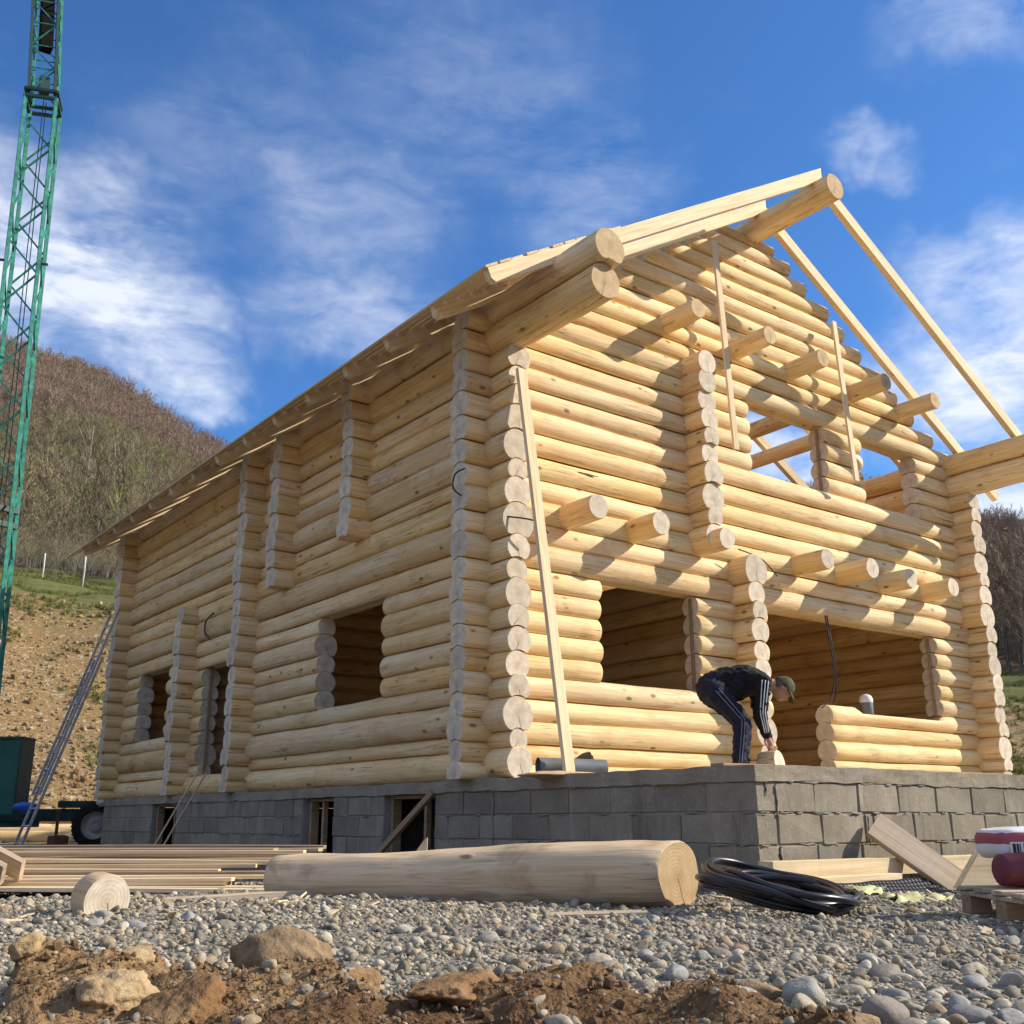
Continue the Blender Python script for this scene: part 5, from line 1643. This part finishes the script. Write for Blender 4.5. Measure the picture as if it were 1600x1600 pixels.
    ell(hp(.100, 0, -.020), (.020, .013, .026), Rh); ell(hp(.082, 0, -.070), (.020, .024, .010), Rh); ell(hp(.086, 0, .022), (.018, .05, .012), Rh)
    for sg in (-1, 1): ell(hp(-.005, sg * .076, -.012), (.018, .010, .030), Rh); ell(hp(.084, sg * .030, .004), (.010, .014, .008), Rh)
    V, Fc = merge(parts)
    me = bpy.data.meshes.new('body'); me.from_pydata(V, [], Fc)
    tmp = bpy.data.objects.new('body_tmp', me); COL.objects.link(tmp)
    rm = tmp.modifiers.new('r', 'REMESH'); rm.mode = 'VOXEL'; rm.voxel_size = .0075; rm.use_smooth_shade = True
    sm = tmp.modifiers.new('s', 'SMOOTH'); sm.factor = .5; sm.iterations = 4
    dg = bpy.context.evaluated_depsgraph_get(); dg.update()
    nm = bpy.data.meshes.new_from_object(tmp.evaluated_get(dg))
    bpy.data.objects.remove(tmp)
    nm.name = 'body'
    # cloth folds
    n = len(nm.vertices); co = np.zeros(n * 3, np.float32); nm.vertices.foreach_get('co', co); co = co.reshape(-1, 3)
    no = np.zeros(n * 3, np.float32); nm.vertices.foreach_get('normal', no); no = no.reshape(-1, 3)
    best = np.full(n, 1e9); lab = np.zeros(n, int)
    names = ['jacket', 'trousers', 'skin', 'shoe']
    for (a, b, ra, rb, k) in bones:
        A_ = np.array(a); B_ = np.array(b); d = B_ - A_
        t = np.clip(((co - A_) @ d) / (d @ d + 1e-9), 0, 1)
        dist = np.linalg.norm(co - (A_ + t[:, None] * d), axis=1) - (ra + (rb - ra) * t)
        q = dist < best; best[q] = dist[q]; lab[q] = names.index(k)
    hd = np.linalg.norm((co - np.array(hc)), axis=1) < .135
    lab[hd & (co[:, 0] > .345)] = 2
    waist = (lab == 0) & (co[:, 0] < -.13) & (co[:, 2] < 1.2) & (np.abs(co[:, 1]) < .22)
    lab[waist & (co[:, 0] + .35 * (co[:, 2] - .9) < -.14)] = 1
    for i in range(n):
        if lab[i] < 2:
            p = Vector(co[i])
            e = .014 * noise.noise(Vector((p.x * 9, p.y * 9, p.z * 18))) + .009 * noise.noise(Vector((p.x * 24, p.y * 20, p.z * 40)))
            co[i] += no[i] * e
    nm.vertices.foreach_set('co', co.ravel())
    nm.materials.clear()
    for k in names: nm.materials.append(M[k])
    mi = []
    for p in nm.polygons:
        l = [lab[v] for v in p.vertices]; mi.append(max(set(l), key=l.count))
    nm.polygons.foreach_set('material_index', mi)
    nm.polygons.foreach_set('use_smooth', [True] * len(mi))
    nm.update()
    o = bpy.data.objects.new('body', nm); COL.objects.link(o); o.parent = root
    # white stripes along the sleeves, piping along the trousers (outer side)
    def along(js, rs, off_side, shift, name, mat, r_):
        pts = []
        for i in range(len(js) - 1):
            a, b = Vector(js[i]), Vector(js[i + 1])
            for k in range(7):
                t = k / 7
                p = a.lerp(b, t); rr = rs[i] + (rs[i + 1] - rs[i]) * t
                d = (b - a).normalized(); s = Vector((0, off_side, 0)); s = (s - d * s.dot(d)).normalized(); f_ = d.cross(s)
                pts.append(p + (s * math.cos(shift) + f_ * math.sin(shift)) * (rr + .004))
        v, f = tube(pts, r_, 6)
        mesh_obj(name, v, f, [mat], root, True)
    for sg, S_ in ((-1, 'R'), (1, 'L')):
        arm = [J['sh' + S_][0], J['el' + S_][0], J['wr' + S_][0]]; ar = [.080, .058, .046]
        for sh in (-.30, .05, .40): along(arm, ar, sg, sh, 'sleeve_stripe', 'stripe', .0048)
        leg = [J['hip' + S_][0], J['kne' + S_][0], J['shn' + S_][0], J['ank' + S_][0]]; lr_ = [.118, .083, .073, .064]
        for sh in (-.16, .16): along(leg, lr_, sg, sh, 'trouser_piping', 'piping', .0035)
    # cap: crown and brim
    v, f = ico(4)
    cv = []; keep = {}
    V = [hp(q.x * .108 - .004, q.y * .086, q.z * .122 + .004) for q in v]
    F2 = [t for t in f if all(v[i].z > -.02 + .25 * max(0, v[i].x) for i in t)]
    cp = mesh_obj('cap', V, F2, ['cap_cloth'], root, True)
    so_ = cp.modifiers.new('t', 'SOLIDIFY'); so_.thickness = .004
    V = []; Fc = []
    for i in range(13):
        a = -1.15 + 2.3 * i / 12
        for t in (0, .5, 1):
            R1 = .100 + .075 * t * math.cos(a * .9)
            V.append(hp(R1 * math.cos(a), R1 * math.sin(a) * .84, .030 - .030 * t * t + .01 * math.cos(a)))
    for i in range(12):
        for k in range(2):
            a = i * 3 + k; Fc.append((a, a + 1, a + 4, a + 3))
    b_ = mesh_obj('brim', V, Fc, ['cap_cloth'], cp, True)
    so_ = b_.modifiers.new('t', 'SOLIDIFY'); so_.thickness = .005
    # hair at the nape
    V = [hp(q.x * .102 - .010, q.y * .082, q.z * .11 - .005) for q in v]
    F2 = [t for t in f if all(v[i].x < -.15 and -.55 < v[i].z < .1 for i in t)]
    mesh_obj('hair', V, F2, ['hair'], root, True)
man()
